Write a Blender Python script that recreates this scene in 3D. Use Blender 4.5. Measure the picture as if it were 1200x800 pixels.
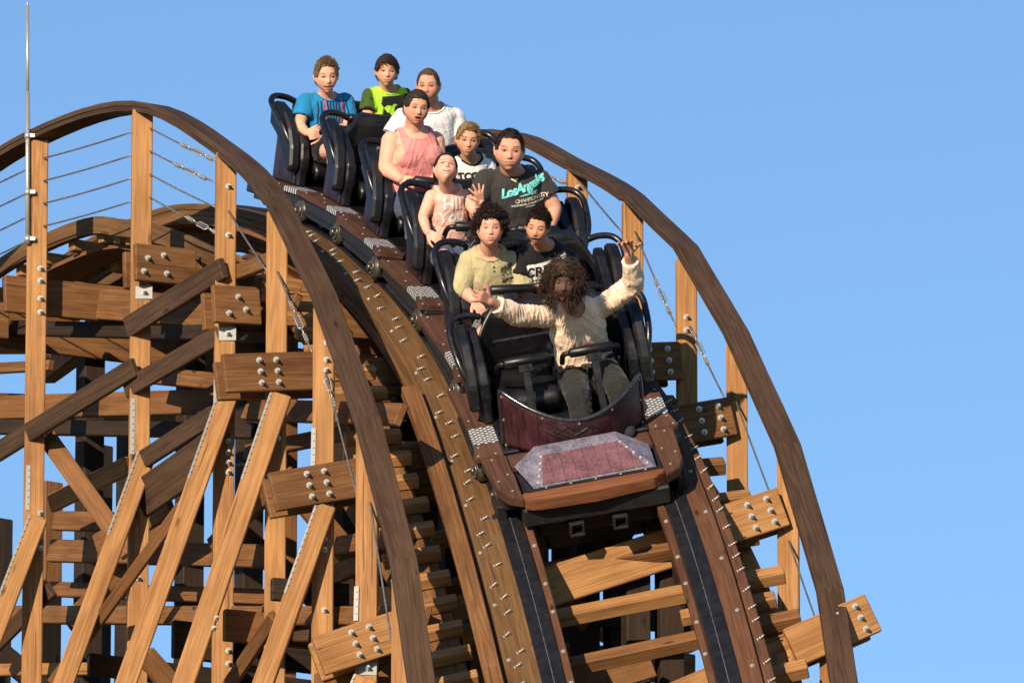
import bpy, bmesh, math, random
from mathutils import Vector, Matrix, Quaternion, noise
random.seed(7)
R = math.radians
for o in list(bpy.data.objects): bpy.data.objects.remove(o, do_unlink=True)
sc = bpy.context.scene
COL = sc.collection

# ---------------------------------------------------------------- camera, sky, sun, exposure
PITCH = R(15.0); DIST = 60.0; FPX = 11700.0; CAMZ = 1.6
cd = bpy.data.cameras.new('camera'); cam = bpy.data.objects.new('camera', cd); COL.objects.link(cam)
cam.location = (0, 0, CAMZ); cam.rotation_euler = (R(90) + PITCH, 0, 0)
cd.sensor_width = 36; cd.lens = FPX / 1200 * 36; cd.clip_start = 1; cd.clip_end = 5000
sc.camera = cam
SUN_AZ = R(24); SUN_EL = R(17)          # sun stands behind the camera, to its left
sdir = Vector((-math.sin(SUN_AZ) * math.cos(SUN_EL), -math.cos(SUN_AZ) * math.cos(SUN_EL), math.sin(SUN_EL)))
w = bpy.data.worlds.new('World'); sc.world = w; w.use_nodes = True
nt = w.node_tree; bg = nt.nodes['Background']
sky = nt.nodes.new('ShaderNodeTexSky'); sky.sky_type = 'NISHITA'; sky.sun_disc = False
sky.sun_elevation = SUN_EL; sky.sun_rotation = math.atan2(sdir.x, sdir.y)
sky.air_density = 1.0; sky.dust_density = 0.0; sky.ozone_density = 4.2; sky.altitude = 300
nt.links.new(sky.outputs[0], bg.inputs[0]); bg.inputs[1].default_value = 0.115
sl = bpy.data.lights.new('sun', 'SUN'); sl.energy = 5.0; sl.angle = R(0.5); sl.color = (1.0, 0.83, 0.62)
so = bpy.data.objects.new('sun', sl); COL.objects.link(so); so.rotation_euler = sdir.to_track_quat('Z', 'Y').to_euler()
so.location = (-20, 0, 30)
sc.view_settings.view_transform = 'Standard'; sc.view_settings.look = 'None'
sc.view_settings.exposure = 0.45; sc.view_settings.gamma = 1

# ---------------------------------------------------------------- helpers
C0 = Vector((0, 0, CAMZ)); FW = Vector((0, math.cos(PITCH), math.sin(PITCH)))
RT = Vector((1, 0, 0)); UP = Vector((0, -math.sin(PITCH), math.cos(PITCH)))
def W(x, y, d):
    """survey point: bearing (x, y) on the 1200x800 sheet and distance d metres behind the 60 m plane"""
    k = (DIST + d)
    return C0 + FW * k + RT * ((x - 600) / FPX * k) + UP * ((400 - y) / FPX * k)
def WY(x, y, Yw):
    """survey point: bearing (x, y) in the upright plane at world distance Yw"""
    d = FW + RT * ((x - 600) / FPX) + UP * ((400 - y) / FPX); return C0 + d * (Yw / d.y)
def lerp(a, b, t): return a + (b - a) * t

WM = {}
def place(o, parent=None, mat=None):
    m = mat.copy() if mat is not None else Matrix.Identity(4)
    WM[o] = m
    if parent is not None:
        o.parent = parent; o.matrix_basis = WM[parent].inverted() @ m
    else: o.matrix_basis = m
    return o
def tag(o, label=None, cat=None, group=None, kind=None):
    if label: o['label'] = label
    if cat: o['category'] = cat
    if group: o['group'] = group
    if kind: o['kind'] = kind
    return o
def thing(name, label, cat, loc=(0, 0, 0), group=None, mat=None):
    o = bpy.data.objects.new(name, None); COL.objects.link(o); o.empty_display_size = .2
    place(o, None, mat if mat is not None else Matrix.Translation(loc))
    return tag(o, label, cat, group)
def obj(name, bm, mat, parent=None, M=None, smooth=False, bev=0, label=None, autos=None):
    """bm: coordinates in the frame M (world frame when M is None)"""
    if bev: bmesh.ops.bevel(bm, geom=list(bm.edges), offset=bev, segments=1, affect='EDGES', profile=.5, clamp_overlap=True)
    me = bpy.data.meshes.new(name); 
    if autos is None: bmesh.ops.recalc_face_normals(bm, faces=bm.faces)
    bm.to_mesh(me); bm.free()
    for m in (mat if isinstance(mat, (list, tuple)) else [mat]): me.materials.append(m)
    if smooth: me.shade_smooth()
    o = bpy.data.objects.new(name, me); COL.objects.link(o)
    place(o, parent, M if M is not None else Matrix.Identity(4))
    if M is None and parent is None: pass
    if label: o['label'] = label
    return o
def share(src, name, parent, M, label=None):
    o = bpy.data.objects.new(name, src.data); COL.objects.link(o); place(o, parent, M)
    if label: o['label'] = label
    return o
def frame(origin, X, Y, Z):
    m = Matrix.Identity(4)
    for i in range(3):
        m[i][0] = X[i]; m[i][1] = Y[i]; m[i][2] = Z[i]; m[i][3] = origin[i]
    return m
def axes(d, n):
    """frame with x along d, z as near n as possible"""
    X = d.normalized(); Y = n.cross(X).normalized(); Z = X.cross(Y).normalized()
    return X, Y, Z
def add_box(bm, x0, x1, y0, y1, z0, z1, mi=0):
    v = [bm.verts.new((x, y, z)) for x in (x0, x1) for y in (y0, y1) for z in (z0, z1)]
    fs = [(0, 1, 3, 2), (4, 6, 7, 5), (0, 4, 5, 1), (2, 3, 7, 6), (0, 2, 6, 4), (1, 5, 7, 3)]
    out = []
    for f in fs:
        fa = bm.faces.new([v[i] for i in f]); fa.material_index = mi; out.append(fa)
    return v
def add_cyl(bm, p0, p1, r0, r1=None, n=10, cap=True, mi=0):
    p0 = Vector(p0); p1 = Vector(p1); r1 = r0 if r1 is None else r1
    d = (p1 - p0).normalized(); a = d.orthogonal().normalized(); b = d.cross(a)
    A = []; B = []
    for i in range(n):
        t = 2 * math.pi * i / n; u = a * math.cos(t) + b * math.sin(t)
        A.append(bm.verts.new(p0 + u * r0)); B.append(bm.verts.new(p1 + u * r1))
    for i in range(n):
        f = bm.faces.new((A[i], A[(i + 1) % n], B[(i + 1) % n], B[i])); f.smooth = True; f.material_index = mi
    if cap:
        bm.faces.new(A[::-1]).material_index = mi; bm.faces.new(B).material_index = mi
def add_tube(bm, pts, r, n=8, mi=0, closed=False):
    """round tube along a polyline; r a number or list"""
    pts = [Vector(p) for p in pts]; N = len(pts); rs = r if isinstance(r, (list, tuple)) else [r] * N
    rings = []; prev = None
    for i, p in enumerate(pts):
        if closed: d = pts[(i + 1) % N] - pts[i - 1]
        else: d = pts[min(i + 1, N - 1)] - pts[max(i - 1, 0)]
        d.normalize()
        a = d.orthogonal().normalized() if prev is None else (prev - d * prev.dot(d)).normalized()
        prev = a; b = d.cross(a)
        rings.append([bm.verts.new(p + (a * math.cos(2 * math.pi * k / n) + b * math.sin(2 * math.pi * k / n)) * rs[i]) for k in range(n)])
    for i in range(N if closed else N - 1):
        A = rings[i]; B = rings[(i + 1) % N]
        for k in range(n):
            f = bm.faces.new((A[k], A[(k + 1) % n], B[(k + 1) % n], B[k])); f.smooth = True; f.material_index = mi
    if not closed:
        bm.faces.new(rings[0][::-1]).material_index = mi; bm.faces.new(rings[-1]).material_index = mi
def catmull(pts, per=8):
    pts = [Vector(p) for p in pts]; out = []
    P = [pts[0] * 2 - pts[1]] + pts + [pts[-1] * 2 - pts[-2]]
    for i in range(1, len(P) - 2):
        for k in range(per):
            t = k / per; a, b, c, d = P[i - 1], P[i], P[i + 1], P[i + 2]
            out.append(.5 * ((2 * b) + (c - a) * t + (2 * a - 5 * b + 4 * c - d) * t * t + (3 * b - a - 3 * c + d) * t ** 3))
    out.append(pts[-1]); return out

# ---------------------------------------------------------------- materials
def newmat(name, rough=.6, metal=0, base=(.5, .5, .5), spec=.5, coat=0):
    m = bpy.data.materials.new(name); m.use_nodes = True; n = m.node_tree
    b = n.nodes['Principled BSDF']; b.inputs['Base Color'].default_value = (*base, 1)
    b.inputs['Roughness'].default_value = rough; b.inputs['Metallic'].default_value = metal
    b.inputs['Specular IOR Level'].default_value = spec
    if coat: b.inputs['Coat Weight'].default_value = coat; b.inputs['Coat Roughness'].default_value = .15
    return m, n, b
def N(n, t, **k):
    x = n.nodes.new(t)
    for a, v in k.items(): setattr(x, a, v)
    return x
def noise_tex(n, vec, scale, detail=4, rough=.55, dist=0):
    t = N(n, 'ShaderNodeTexNoise'); t.inputs['Scale'].default_value = scale; t.inputs['Detail'].default_value = detail
    t.inputs['Roughness'].default_value = rough; t.inputs['Distortion'].default_value = dist
    if vec is not None: n.links.new(vec, t.inputs['Vector'])
    return t.outputs['Fac']
def ramp(n, fac, stops):
    r = N(n, 'ShaderNodeValToRGB'); n.links.new(fac, r.inputs[0]); e = r.color_ramp.elements
    while len(e) < len(stops): e.new(.5)
    for i, (p, c) in enumerate(stops):
        e[i].position = p; e[i].color = (*c, 1) if len(c) == 3 else c
    return r.outputs[0]
def mix(n, fac, a, b, mode='MIX'):
    m = N(n, 'ShaderNodeMix', data_type='RGBA', blend_type=mode)
    for s, v in ((m.inputs[0], fac), (m.inputs[6], a), (m.inputs[7], b)):
        if isinstance(v, bpy.types.NodeSocket): n.links.new(v, s)
        elif isinstance(v, tuple): s.default_value = (*v, 1) if len(v) == 3 else v
        else: s.default_value = v
    return m.outputs[2]
def mul(n, a, b, op='MULTIPLY'):
    m = N(n, 'ShaderNodeMath', operation=op)
    for s, v in ((m.inputs[0], a), (m.inputs[1], b)):
        if isinstance(v, bpy.types.NodeSocket): n.links.new(v, s)
        else: s.default_value = v
    return m.outputs[0]
def bump(n, b, h, strength=.3, dist=.01):
    x = N(n, 'ShaderNodeBump'); x.inputs['Strength'].default_value = strength; x.inputs['Distance'].default_value = dist
    n.links.new(h, x.inputs['Height']); n.links.new(x.outputs[0], b.inputs['Normal'])

def wood(name, dark, light, knot, rough=.72, stain=.5, grainc=1.0):
    """timber: attribute 'grain' holds metres along, across and through the board plus a random offset; 'tone' a random value per board"""
    m, n, b = newmat(name, rough, spec=.25)
    at = N(n, 'ShaderNodeAttribute', attribute_name='grain'); vec = at.outputs['Vector']
    tn = N(n, 'ShaderNodeAttribute', attribute_name='tone'); tone = tn.outputs['Fac']
    mp = N(n, 'ShaderNodeMapping'); n.links.new(vec, mp.inputs[0]); mp.inputs['Scale'].default_value = (.5, 17, 17)
    mp2 = N(n, 'ShaderNodeMapping'); n.links.new(vec, mp2.inputs[0]); mp2.inputs['Scale'].default_value = (3, 130, 130)
    mp3 = N(n, 'ShaderNodeMapping'); n.links.new(vec, mp3.inputs[0]); mp3.inputs['Scale'].default_value = (2.2, 7, 7)
    # warp the growth rings round knots
    kn = N(n, 'ShaderNodeTexVoronoi'); n.links.new(mp3.outputs[0], kn.inputs['Vector']); kn.inputs['Scale'].default_value = 1.0
    kd = kn.outputs['Distance']
    g1 = noise_tex(n, mp.outputs[0], 1.0, 3, .5, 1.2)
    rings = N(n, 'ShaderNodeMath', operation='SINE')
    s = mul(n, mul(n, g1, 26.0), mul(n, kd, 5.0), 'ADD'); n.links.new(s, rings.inputs[0])
    ringf = mul(n, mul(n, rings.outputs[0], .5), .5, 'ADD')
    fine = noise_tex(n, mp2.outputs[0], 1.0, 3, .6)
    blotch = noise_tex(n, vec, 2.3, 4, .6)
    f = mul(n, mul(n, ringf, .30 * grainc), mul(n, fine, .70), 'ADD')
    f = mul(n, f, mul(n, mul(n, tone, .5), .25, 'SUBTRACT'), 'ADD')
    base = mix(n, ramp(n, f, [(.15, (0, 0, 0)), (.8, (1, 1, 1))]), dark, light)
    base = mix(n, ramp(n, kd, [(.05, (1, 1, 1)), (.12, (0, 0, 0))]), base, knot)
    st = ramp(n, blotch, [(.35, (0, 0, 0)), (.7, (1, 1, 1))])
    base = mix(n, mul(n, st, stain), base, mix(n, 1.0, base, (.62, .55, .48), 'MULTIPLY'))
    base = mix(n, mul(n, mul(n, tone, .9), 0.0, 'ADD'), base, mix(n, 1.0, base, (.66, .60, .56), 'MULTIPLY'))
    mp5 = N(n, 'ShaderNodeMapping'); n.links.new(vec, mp5.inputs[0]); mp5.inputs['Scale'].default_value = (.8, 6, 6); mp5.inputs['Location'].default_value = (9, 3, 5)
    base = mix(n, mul(n, ramp(n, noise_tex(n, mp5.outputs[0], 1.0, 4, .65), [(.50, (0, 0, 0)), (.68, (1, 1, 1))]), .62), base, mix(n, 1.0, base, (.52, .44, .38), 'MULTIPLY'))
    # drying cracks along the grain
    mp4 = N(n, 'ShaderNodeMapping'); n.links.new(vec, mp4.inputs[0]); mp4.inputs['Scale'].default_value = (1.6, 40, 40)
    cr = noise_tex(n, mp4.outputs[0], 1.0, 1, .4)
    crk = ramp(n, cr, [(.255, (1, 1, 1)), (.285, (0, 0, 0))])
    base = mix(n, mul(n, crk, .6), base, (.035, .022, .014))
    n.links.new(base, b.inputs['Base Color'])
    bump(n, b, mul(n, fine, mul(n, crk, -1.2), 'ADD'), .5, .004)
    return m
M_NEW = wood('pine_new', (.31, .148, .052), (.55, .295, .112), (.19, .085, .032), stain=.5)
M_MID = wood('pine_aged', (.145, .066, .025), (.30, .148, .056), (.07, .032, .014), stain=.6)
M_OLD = wood('pine_weathered', (.055, .031, .018), (.125, .072, .041), (.04, .02, .01), stain=.6)
M_TRK = wood('track_timber', (.10, .052, .020), (.215, .120, .048), (.05, .024, .01), stain=.55)
M_RED = wood('track_timber_red', (.085, .036, .018), (.17, .080, .042), (.04, .02, .01), stain=.5)
M_DRK = wood('shade_dark_timber', (.022, .014, .009), (.05, .032, .02), (.01, .006, .004), stain=.3)  # near-black timber: shade of the inner framework put into the wood colour
def steel(name, base, rough, metal, spots=(.5, .5, .5), amt=.3, sc_=30):
    m, n, b = newmat(name, rough, metal, base)
    tc = N(n, 'ShaderNodeTexCoord'); f = noise_tex(n, tc.outputs['Object'], sc_, 5, .6)
    n.links.new(mix(n, mul(n, ramp(n, f, [(.4, (0, 0, 0)), (.65, (1, 1, 1))]), amt), base, spots), b.inputs['Base Color'])
    bump(n, b, f, .15, .002)
    return m
M_GALV = steel('galvanised_steel', (.50, .48, .44), .42, .55, (.33, .31, .28), .5, 60)
M_PLATE = steel('zinc_plate', (.28, .28, .265), .55, .35, (.25, .25, .24), .5, 20)
M_RAIL = steel('rail_steel', (.020, .021, .026), .38, .6, (.055, .05, .05), .5, 14)
M_CABLE = steel('wire_rope', (.16, .155, .15), .5, .6)
M_BSTEEL = steel('black_painted_steel', (.012, .012, .014), .5, .1, (.03, .028, .026), .4, 20)

def set_grain(bm, off=None, tone=None, swap=False):
    """store grain coordinates (mesh local, x along) and a tone value on every vertex"""
    gl = bm.verts.layers.float_vector.get('grain') or bm.verts.layers.float_vector.new('grain')
    tl = bm.verts.layers.float.get('tone') or bm.verts.layers.float.new('tone')
    off = off if off is not None else Vector((random.uniform(0, 40), random.uniform(0, 40), random.uniform(0, 40)))
    tone = random.random() if tone is None else tone
    for v in bm.verts:
        v[gl] = v.co + off; v[tl] = tone
def plank(name, p0, p1, h, t, mat, parent, n=None, ext=0.0, bev=.006, tone=None, label=None, bow=.0):
    """board from p0 to p1: h across (seen face), t thick, face normal as near n as possible"""
    p0 = Vector(p0); p1 = Vector(p1)
    n = Vector((0.2, -1, 0)) if n is None else Vector(n)
    X, Y, Z = axes(p1 - p0, n); L = (p1 - p0).length
    bm = bmesh.new()
    add_box(bm, -ext, L + ext, -h / 2, h / 2, -t / 2, t / 2)
    bmesh.ops.bevel(bm, geom=list(bm.edges), offset=bev, segments=1, affect='EDGES')
    sk = random.uniform(-.02, .02)
    for v in bm.verts:
        if v.co.x > L / 2: v.co.x += v.co.y * sk
    set_grain(bm, tone=tone)
    return obj(name, bm, mat, parent, frame(p0, X, Y, Z), label=label)
def sweep(name, frames, prof, mat, parent, M=None, tone=None, bevp=True, label=None):
    """sweep a closed (x, z) profile along track frames; grain runs along the sweep"""
    bm = bmesh.new(); rings = []; s = 0; ss = []
    bm.verts.layers.float_vector.new('grain'); bm.verts.layers.float.new('tone')
    M = M or Matrix.Identity(4); Mi = M.inverted()
    for i, f in enumerate(frames):
        if i: s += (f.translation - frames[i - 1].translation).length
        ss.append(s); rings.append([bm.verts.new(Mi @ (f @ Vector((x, 0, z)))) for x, z in prof])
    k = len(prof)
    for i in range(len(rings) - 1):
        for j in range(k):
            bm.faces.new((rings[i][j], rings[i][(j + 1) % k], rings[i + 1][(j + 1) % k], rings[i + 1][j]))
    bm.faces.new(rings[0][::-1]); bm.faces.new(rings[-1])
    gl = bm.verts.layers.float_vector['grain']; tl = bm.verts.layers.float['tone']
    o = Vector((random.uniform(0, 40),) * 3); tone = random.random() if tone is None else tone
    for i, r in enumerate(rings):
        for j, v in enumerate(r): v[gl] = Vector((ss[i], prof[j][0], prof[j][1])) + o; v[tl] = tone
    return obj(name, bm, mat, parent, M, label=label)
# ---------------------------------------------------------------- ground
bm = bmesh.new(); g = 3000
vs = [bm.verts.new(p) for p in ((-g, -g, 0), (g, -g, 0), (g, g, 0), (-g, g, 0))]; bm.faces.new(vs)
mg, ng, bg_ = newmat('ground_grass', .9, base=(.06, .08, .03))
tcg = N(ng, 'ShaderNodeTexCoord'); fg = noise_tex(ng, tcg.outputs['Object'], .4, 8, .65)
ng.links.new(ramp(ng, fg, [(.35, (.05, .075, .025)), (.65, (.12, .11, .06))]), bg_.inputs['Base Color'])
tag(obj('ground', bm, mg), kind='structure')

# ---------------------------------------------------------------- survey of the hill
# bents from behind the crest to below the frame: left post (x, handrail y, depth), right post, ledger line, track centre
BENT = {
 -3: dict(l=(-190, 330, 8.2), r=(330, 330, 10.4), lg=((-210, 470), (350, 490)), T=(130, 345)),
 -2: dict(l=(-75, 236, 6.8),  r=(475, 190, 8.6), lg=((-95, 370), (480, 440)), T=(240, 285)),
 -1: dict(l=(45, 157, 5.75),  r=(588, 155, 7.35), lg=((12, 340), (600, 400)),   T=(350, 250)),
  0: dict(l=(167, 122, 4.85), r=(676, 191, 6.35), lg=((148, 312), (700, 372)), T=(454, 276)),
  1: dict(l=(265, 172, 3.8), r=(741, 228, 5.1), lg=((240, 361), (745, 392)), T=(528, 327)),
  2: dict(l=(325, 233, 2.75),  r=(804, 288, 3.8), lg=((254, 443), (790, 427)), T=(588, 385)),
  3: dict(l=(380, 345, 1.8), r=(863, 388, 2.65), lg=((312, 582), (852, 492)), T=(645, 472)),
  4: dict(l=(431, 490, 0.68),  r=(923, 520, 1.3), lg=((368, 774), (912, 598)), T=(696, 602)),
  5: dict(l=(473, 655, -0.5),  r=(973, 690, 0.0),  lg=((415, 985), (1018, 722)), T=(741, 756)),
  6: dict(l=(500, 840, -1.6), r=(1000, 870, -1.2), lg=((440, 1190), (1060, 930)), T=(780, 925)),
  7: dict(l=(520, 1060, -2.7), r=(1015, 1090, -2.4), lg=((460, 1420), (1090, 1150)), T=(812, 1110)),
}
for i, b in BENT.items():
    b['L'] = W(*b['l']); b['Rr'] = W(*b['r'])
    def dep(x, b=b): return lerp(b['l'][2], b['r'][2], (x - b['l'][0]) / (b['r'][0] - b['l'][0]))
    b['dep'] = dep
    (xa, ya), (xb, yb) = b['lg']
    b['yw'] = lambda x, b=b: W(x, lerp(b['l'][1], b['r'][1], (x - b['l'][0]) / (b['r'][0] - b['l'][0])), b['dep'](x)).y
    b['LA'] = WY(xa, ya, b['yw'](xa)); b['LB'] = WY(xb, yb, b['yw'](xb))
    b['X'] = (b['LB'] - b['LA']).normalized()
    b['nrm'] = Vector((b['X'].y, -b['X'].x, 0)).normalized()     # bent face, towards the lower track
    b['TC'] = W(b['T'][0], b['T'][1], {-1: 6.65, 0: 5.45, 1: 4.15, 2: 3.1, 3: 2.05, 4: .72, 5: -.6, 6: -1.75, 7: -2.9}.get(i, dep(b['T'][0]) - .2))
ks = sorted(BENT)
tc_pts = catmull([BENT[k]['TC'] for k in ks], 12)
x_pts = catmull([BENT[k]['X'] for k in ks], 12)
FR = []
for i, p in enumerate(tc_pts):
    d = (tc_pts[min(i + 1, len(tc_pts) - 1)] - tc_pts[max(i - 1, 0)]).normalized()    # forward, downhill
    X = x_pts[i]; X = (X - d * X.dot(d)).normalized(); Z = X.cross(-d).normalized()
    FR.append(frame(p, X, -d, Z))
SL = [0]
for i in range(1, len(FR)): SL.append(SL[-1] + (FR[i].translation - FR[i - 1].translation).length)
def at_s(s):
    s = max(0, min(SL[-1] - 1e-4, s))
    for i in range(len(SL) - 1):
        if SL[i + 1] >= s: break
    t = (s - SL[i]) / (SL[i + 1] - SL[i]); a, b = FR[i], FR[i + 1]
    q = a.to_quaternion().slerp(b.to_quaternion(), t)
    return Matrix.Translation(lerp(a.translation, b.translation, t)) @ q.to_matrix().to_4x4()
def s_of(k): return SL[(k + 3) * 12]

# ---------------------------------------------------------------- bolt
def bolt_bm():
    bm = bmesh.new()
    add_cyl(bm, (0, 0, 0), (0, 0, .006), .0195, n=14)
    add_cyl(bm, (0, 0, .006), (0, 0, .024), .0140, n=6)
    add_cyl(bm, (0, 0, .024), (0, 0, .048), .008, n=8)
    for f in bm.faces:
        if len(f.verts) == 4 and abs(f.calc_center_median().z - .0165) < .003: f.smooth = False
    return bm
BOLT = None
def bolt(p, n, parent):
    global BOLT
    X, Y, Z = axes(Vector((.9, .1, .35)), Vector(n)); M = frame(p, X, Y, Z)
    M = M @ Matrix.Rotation(random.uniform(0, 1), 4, 'Z')
    if BOLT is None:
        BOLT = obj('bolt', bolt_bm(), M_GALV, parent, M); return BOLT
    return share(BOLT, 'bolt', parent, M)
def bolts_on(pl, h, t, pts, side=1):
    """bolts at board coordinates (x along, y across) on the face of a board"""
    M = WM[pl]
    for x, y in pts: bolt(M @ Vector((x, y, side * (t / 2 + .0005))), M.to_3x3() @ Vector((0, 0, side)), pl)

S_ = thing('wooden_coaster_structure', 'tall timber trestle of bolted posts, ledgers and braces carrying the roller coaster hill', 'coaster structure', (W(300, 800, 3).x, W(300, 800, 3).y, 0))

# ---------------------------------------------------------------- handrail curves and posts
PW = .132
RAILS = {}
for side, key in (('left', 'L'), ('right', 'Rr')):
    lab = {'left': 'weathered left handrail with wire ropes, beside the pale metal pole',
           'right': 'weathered right handrail of the hill, outlined against blue sky'}[side]
    b0 = BENT[4][key]
    RL = thing('coaster_handrail', lab, 'handrail', (b0.x, b0.y, b0.z)); RAILS[side] = RL
    pts = [BENT[k][key] for k in ks]
    cp = catmull(pts, 6) if side == 'left' else catmull(pts, 6)
    # boards of the top rail: bent round the crest, straight boards between posts further down
    runs = []
    if side == 'left': brk = [0, 12, 18, 24, 30, 36, 42, 48, 54, 60]
    else: brk = [0, 12, 18, 24, 30, 36, 42, 48, 54, 60]
    for a, b in zip(brk[:-1], brk[1:]):
        straight = b > (30 if side == 'left' else 24)
        seg = cp[a:b + 1] if not straight else [lerp(cp[a], cp[b], q / 3) for q in range(4)]
        fr = []
        for i, p in enumerate(seg):
            d = (seg[min(i + 1, len(seg) - 1)] - seg[max(i - 1, 0)]).normalized()
            if i in (0, len(seg) - 1):
                g = a if i == 0 else b
                u = (cp[g] - cp[max(g - 6, 0)]) if straight or i == 0 and b > 30 else (cp[g] - cp[max(g - 1, 0)])
                v = (cp[min(g + 6, len(cp) - 1)] - cp[g]) if straight else (cp[min(g + 1, len(cp) - 1)] - cp[g])
                if g == (30 if side == 'left' else 24): u = cp[g] - cp[g - 1]; v = cp[g + 6] - cp[g]
                d = (u.normalized() + v.normalized()).normalized()
            kb = min(range(len(ks)), key=lambda q: (BENT[ks[q]][key] - p).length)
            X = BENT[ks[kb]]['nrm'].cross(Vector((0, 0, 1))); X = -X if X.x < 0 else X
            X = (X - d * X.dot(d)).normalized(); Z = X.cross(-d).normalized(); fr.append(frame(p, X, -d, Z))
        for lay in range(2):
            z1 = .012 - lay * .034; z0 = z1 - .033; wd = .082 if lay == 0 else .076
            if lay: 
                if straight: continue
            th = z0 if not straight else z0 - .012
            sweep('top_rail', fr, [(-wd, th), (wd, th), (wd, z1 - .004), (wd - .004, z1), (-wd + .004, z1), (-wd, z1 - .004)], M_OLD, RL, Matrix.Translation(fr[0].translation) , tone=random.uniform(0, .6))
for k in ks:
    b = BENT[k]
    nrm = (b['nrm'] + Vector((-.35, -.6, 0))).normalized()
    b['pn'] = nrm
    for key, side in (('L', 'left'), ('Rr', 'right')):
        top = b[key] - Vector((0, 0, .055 if k < 2 else .10)); RL = RAILS[side]
        if key == 'L':
            bot = Vector((top.x, top.y, 0))
            pl = plank('post', bot, top + b['nrm'] * 0.0, PW, PW, M_NEW, S_, n=nrm, tone=random.uniform(0, .75))
            b['PL'] = pl; b['PLtop'] = top
        else:
            (xa, ya), (xb, yb) = b['lg']; t = (b['r'][0] - xa) / (xb - xa)
            yl = lerp(ya, yb, t)
            bot = Vector((top.x, top.y, WY(b['r'][0], {2: 480, 3: 587, 4: 736, 5: 905}.get(k, yl + 40), top.y).z))
            if k <= 1: bot.z -= .8
            pl = plank('post', bot, top, PW, PW, M_NEW, S_, n=nrm, tone=random.uniform(0, .3)); b['PR'] = pl
    # bank ledger: a pair of boards either side of the posts
    (xa, ya), (xb, yb) = b['lg']
    n3 = b['nrm']
    LAB = b['LB'] - b['LA']; L = LAB.length; ux = LAB / L
    mt = M_MID if k < 4 else M_NEW
    plank('ledger', b['LA'] - n3 * (PW / 2 + .03) + (ux * .03 if k > -1 else ux * 0), b['LB'] - n3 * (PW / 2 + .03) - ux * .02, .245, .045, mt, S_, n=n3, tone=random.uniform(.1, .6))
    # splice boards bolted over the front of the posts at both ends
    if k != -1:
        ll = {0: .44, 1: .33, 2: .62, 3: .58, 4: .58}.get(k, .6)
        pl = plank('splice_board', b['LA'] + n3 * .118, b['LA'] + n3 * .118 + ux * ll, .245, .045, mt, S_, n=n3, tone=random.uniform(.1, .6))
        if k == 0: pts = [(.085, .03), (.055, -.06), (.20, .06), (.22, -.06)]
        elif k == 1: pts = [(.17, .05), (.10, -.06), (.22, -.03)]
        else: pts = [(.24 + c * .115, .075 - r_ * .072) for c in (0, 1) for r_ in (0, 1, 2)]
        if k <= 5: bolts_on(pl, .245, .045, pts)
    if k >= 1:
        pl = plank('splice_board', b['LB'] + n3 * .10 - ux * .56, b['LB'] + n3 * .10, .245, .045, mt, S_, n=n3, tone=random.uniform(.1, .6))
        if k <= 5: bolts_on(pl, .245, .045, [(.56 - .09 - c * .13, .075 - r_ * .075) for c in (0, 1) for r_ in (0, 1, 2)])
# clipped cover plates under the ledgers on the left posts
for k in (0, 1, 2, 3, 4):
    b = BENT[k]; (xa, ya), (xb, yb) = b['lg']
    x = b['l'][0]; y = lerp(ya, yb, (x - xa) / (xb - xa)) + 32
    p = WY(x + 1, y, b['L'].y) + b['pn'] * (PW / 2 + .004)
    pl = plank('steel_plate', p - Vector((.055, 0, 0)), p + Vector((.055, 0, 0)), .085, .006, M_PLATE, b['PL'], n=b['pn'], bev=.001)
    bolts_on(pl, .1, .006, [(.055, 0)])
    for q in ({0: (), 1: (.22,), 2: (.17, .24), 3: (.17, .24, .62, .98, 1.06), 4: ()}[k]):
        bolt(p + Vector((0, 0, -q)) - b['pn'] * .004, b['pn'], b['PL'])
def post_bolts(k, ys, dx=2, key='L'):
    b = BENT[k]; x, d = (b['l'][0], b['L'].y) if key == 'L' else (b['r'][0], b['Rr'].y)
    for y in ys: bolt(WY(x + dx, y, d) + b['pn'] * (PW / 2 + .002), b['pn'], b['PL'] if key == 'L' else b['PR'])
post_bolts(-1, (318, 332, 353, 369, 604, 617, 632, 645)); post_bolts(1, (195, 222, 279, 520, 533, 545, 556, 765, 780)); post_bolts(3, (405, 425, 437, 450), 3)
post_bolts(0, (680,), -6); post_bolts(-1, (604,), 2)
post_bolts(0, (223, 251), 0, 'Rr'); post_bolts(2, (375, 390), 0, 'Rr')

# ---------------------------------------------------------------- track
M_BOLTROW = steel('rail_weld_seam', (.10, .10, .11), .5, .6)
mid = FR[len(FR) // 2]
TRK = thing('coaster_track', 'curved wooden coaster track with black steel rails on stacked timber, bending over the hill', 'coaster track', mat=Matrix.Translation(mid.translation))
def seg_frames(i0, i1): return FR[i0:i1 + 1]
NF = len(FR)
TM = Matrix.Translation(mid.translation)
def prof(x0, x1, z0, z1, b=.005): return [(x0, z0), (x1, z0), (x1, z1 - b), (x1 - b, z1), (x0 + b, z1), (x0, z1 - b)]
def rail_part(name, x0, x1, z0, z1, mat, step=26, start=0, lab=None, tones=(0, .8)):
    i = start - step
    while i < NF - 1:
        a = max(0, i); b = min(NF - 1, i + step)
        if b > a: sweep(name, seg_frames(a, b), prof(x0, x1, z0, z1), mat, TRK, TM, tone=random.uniform(*tones), label=lab)
        i += step
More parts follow.
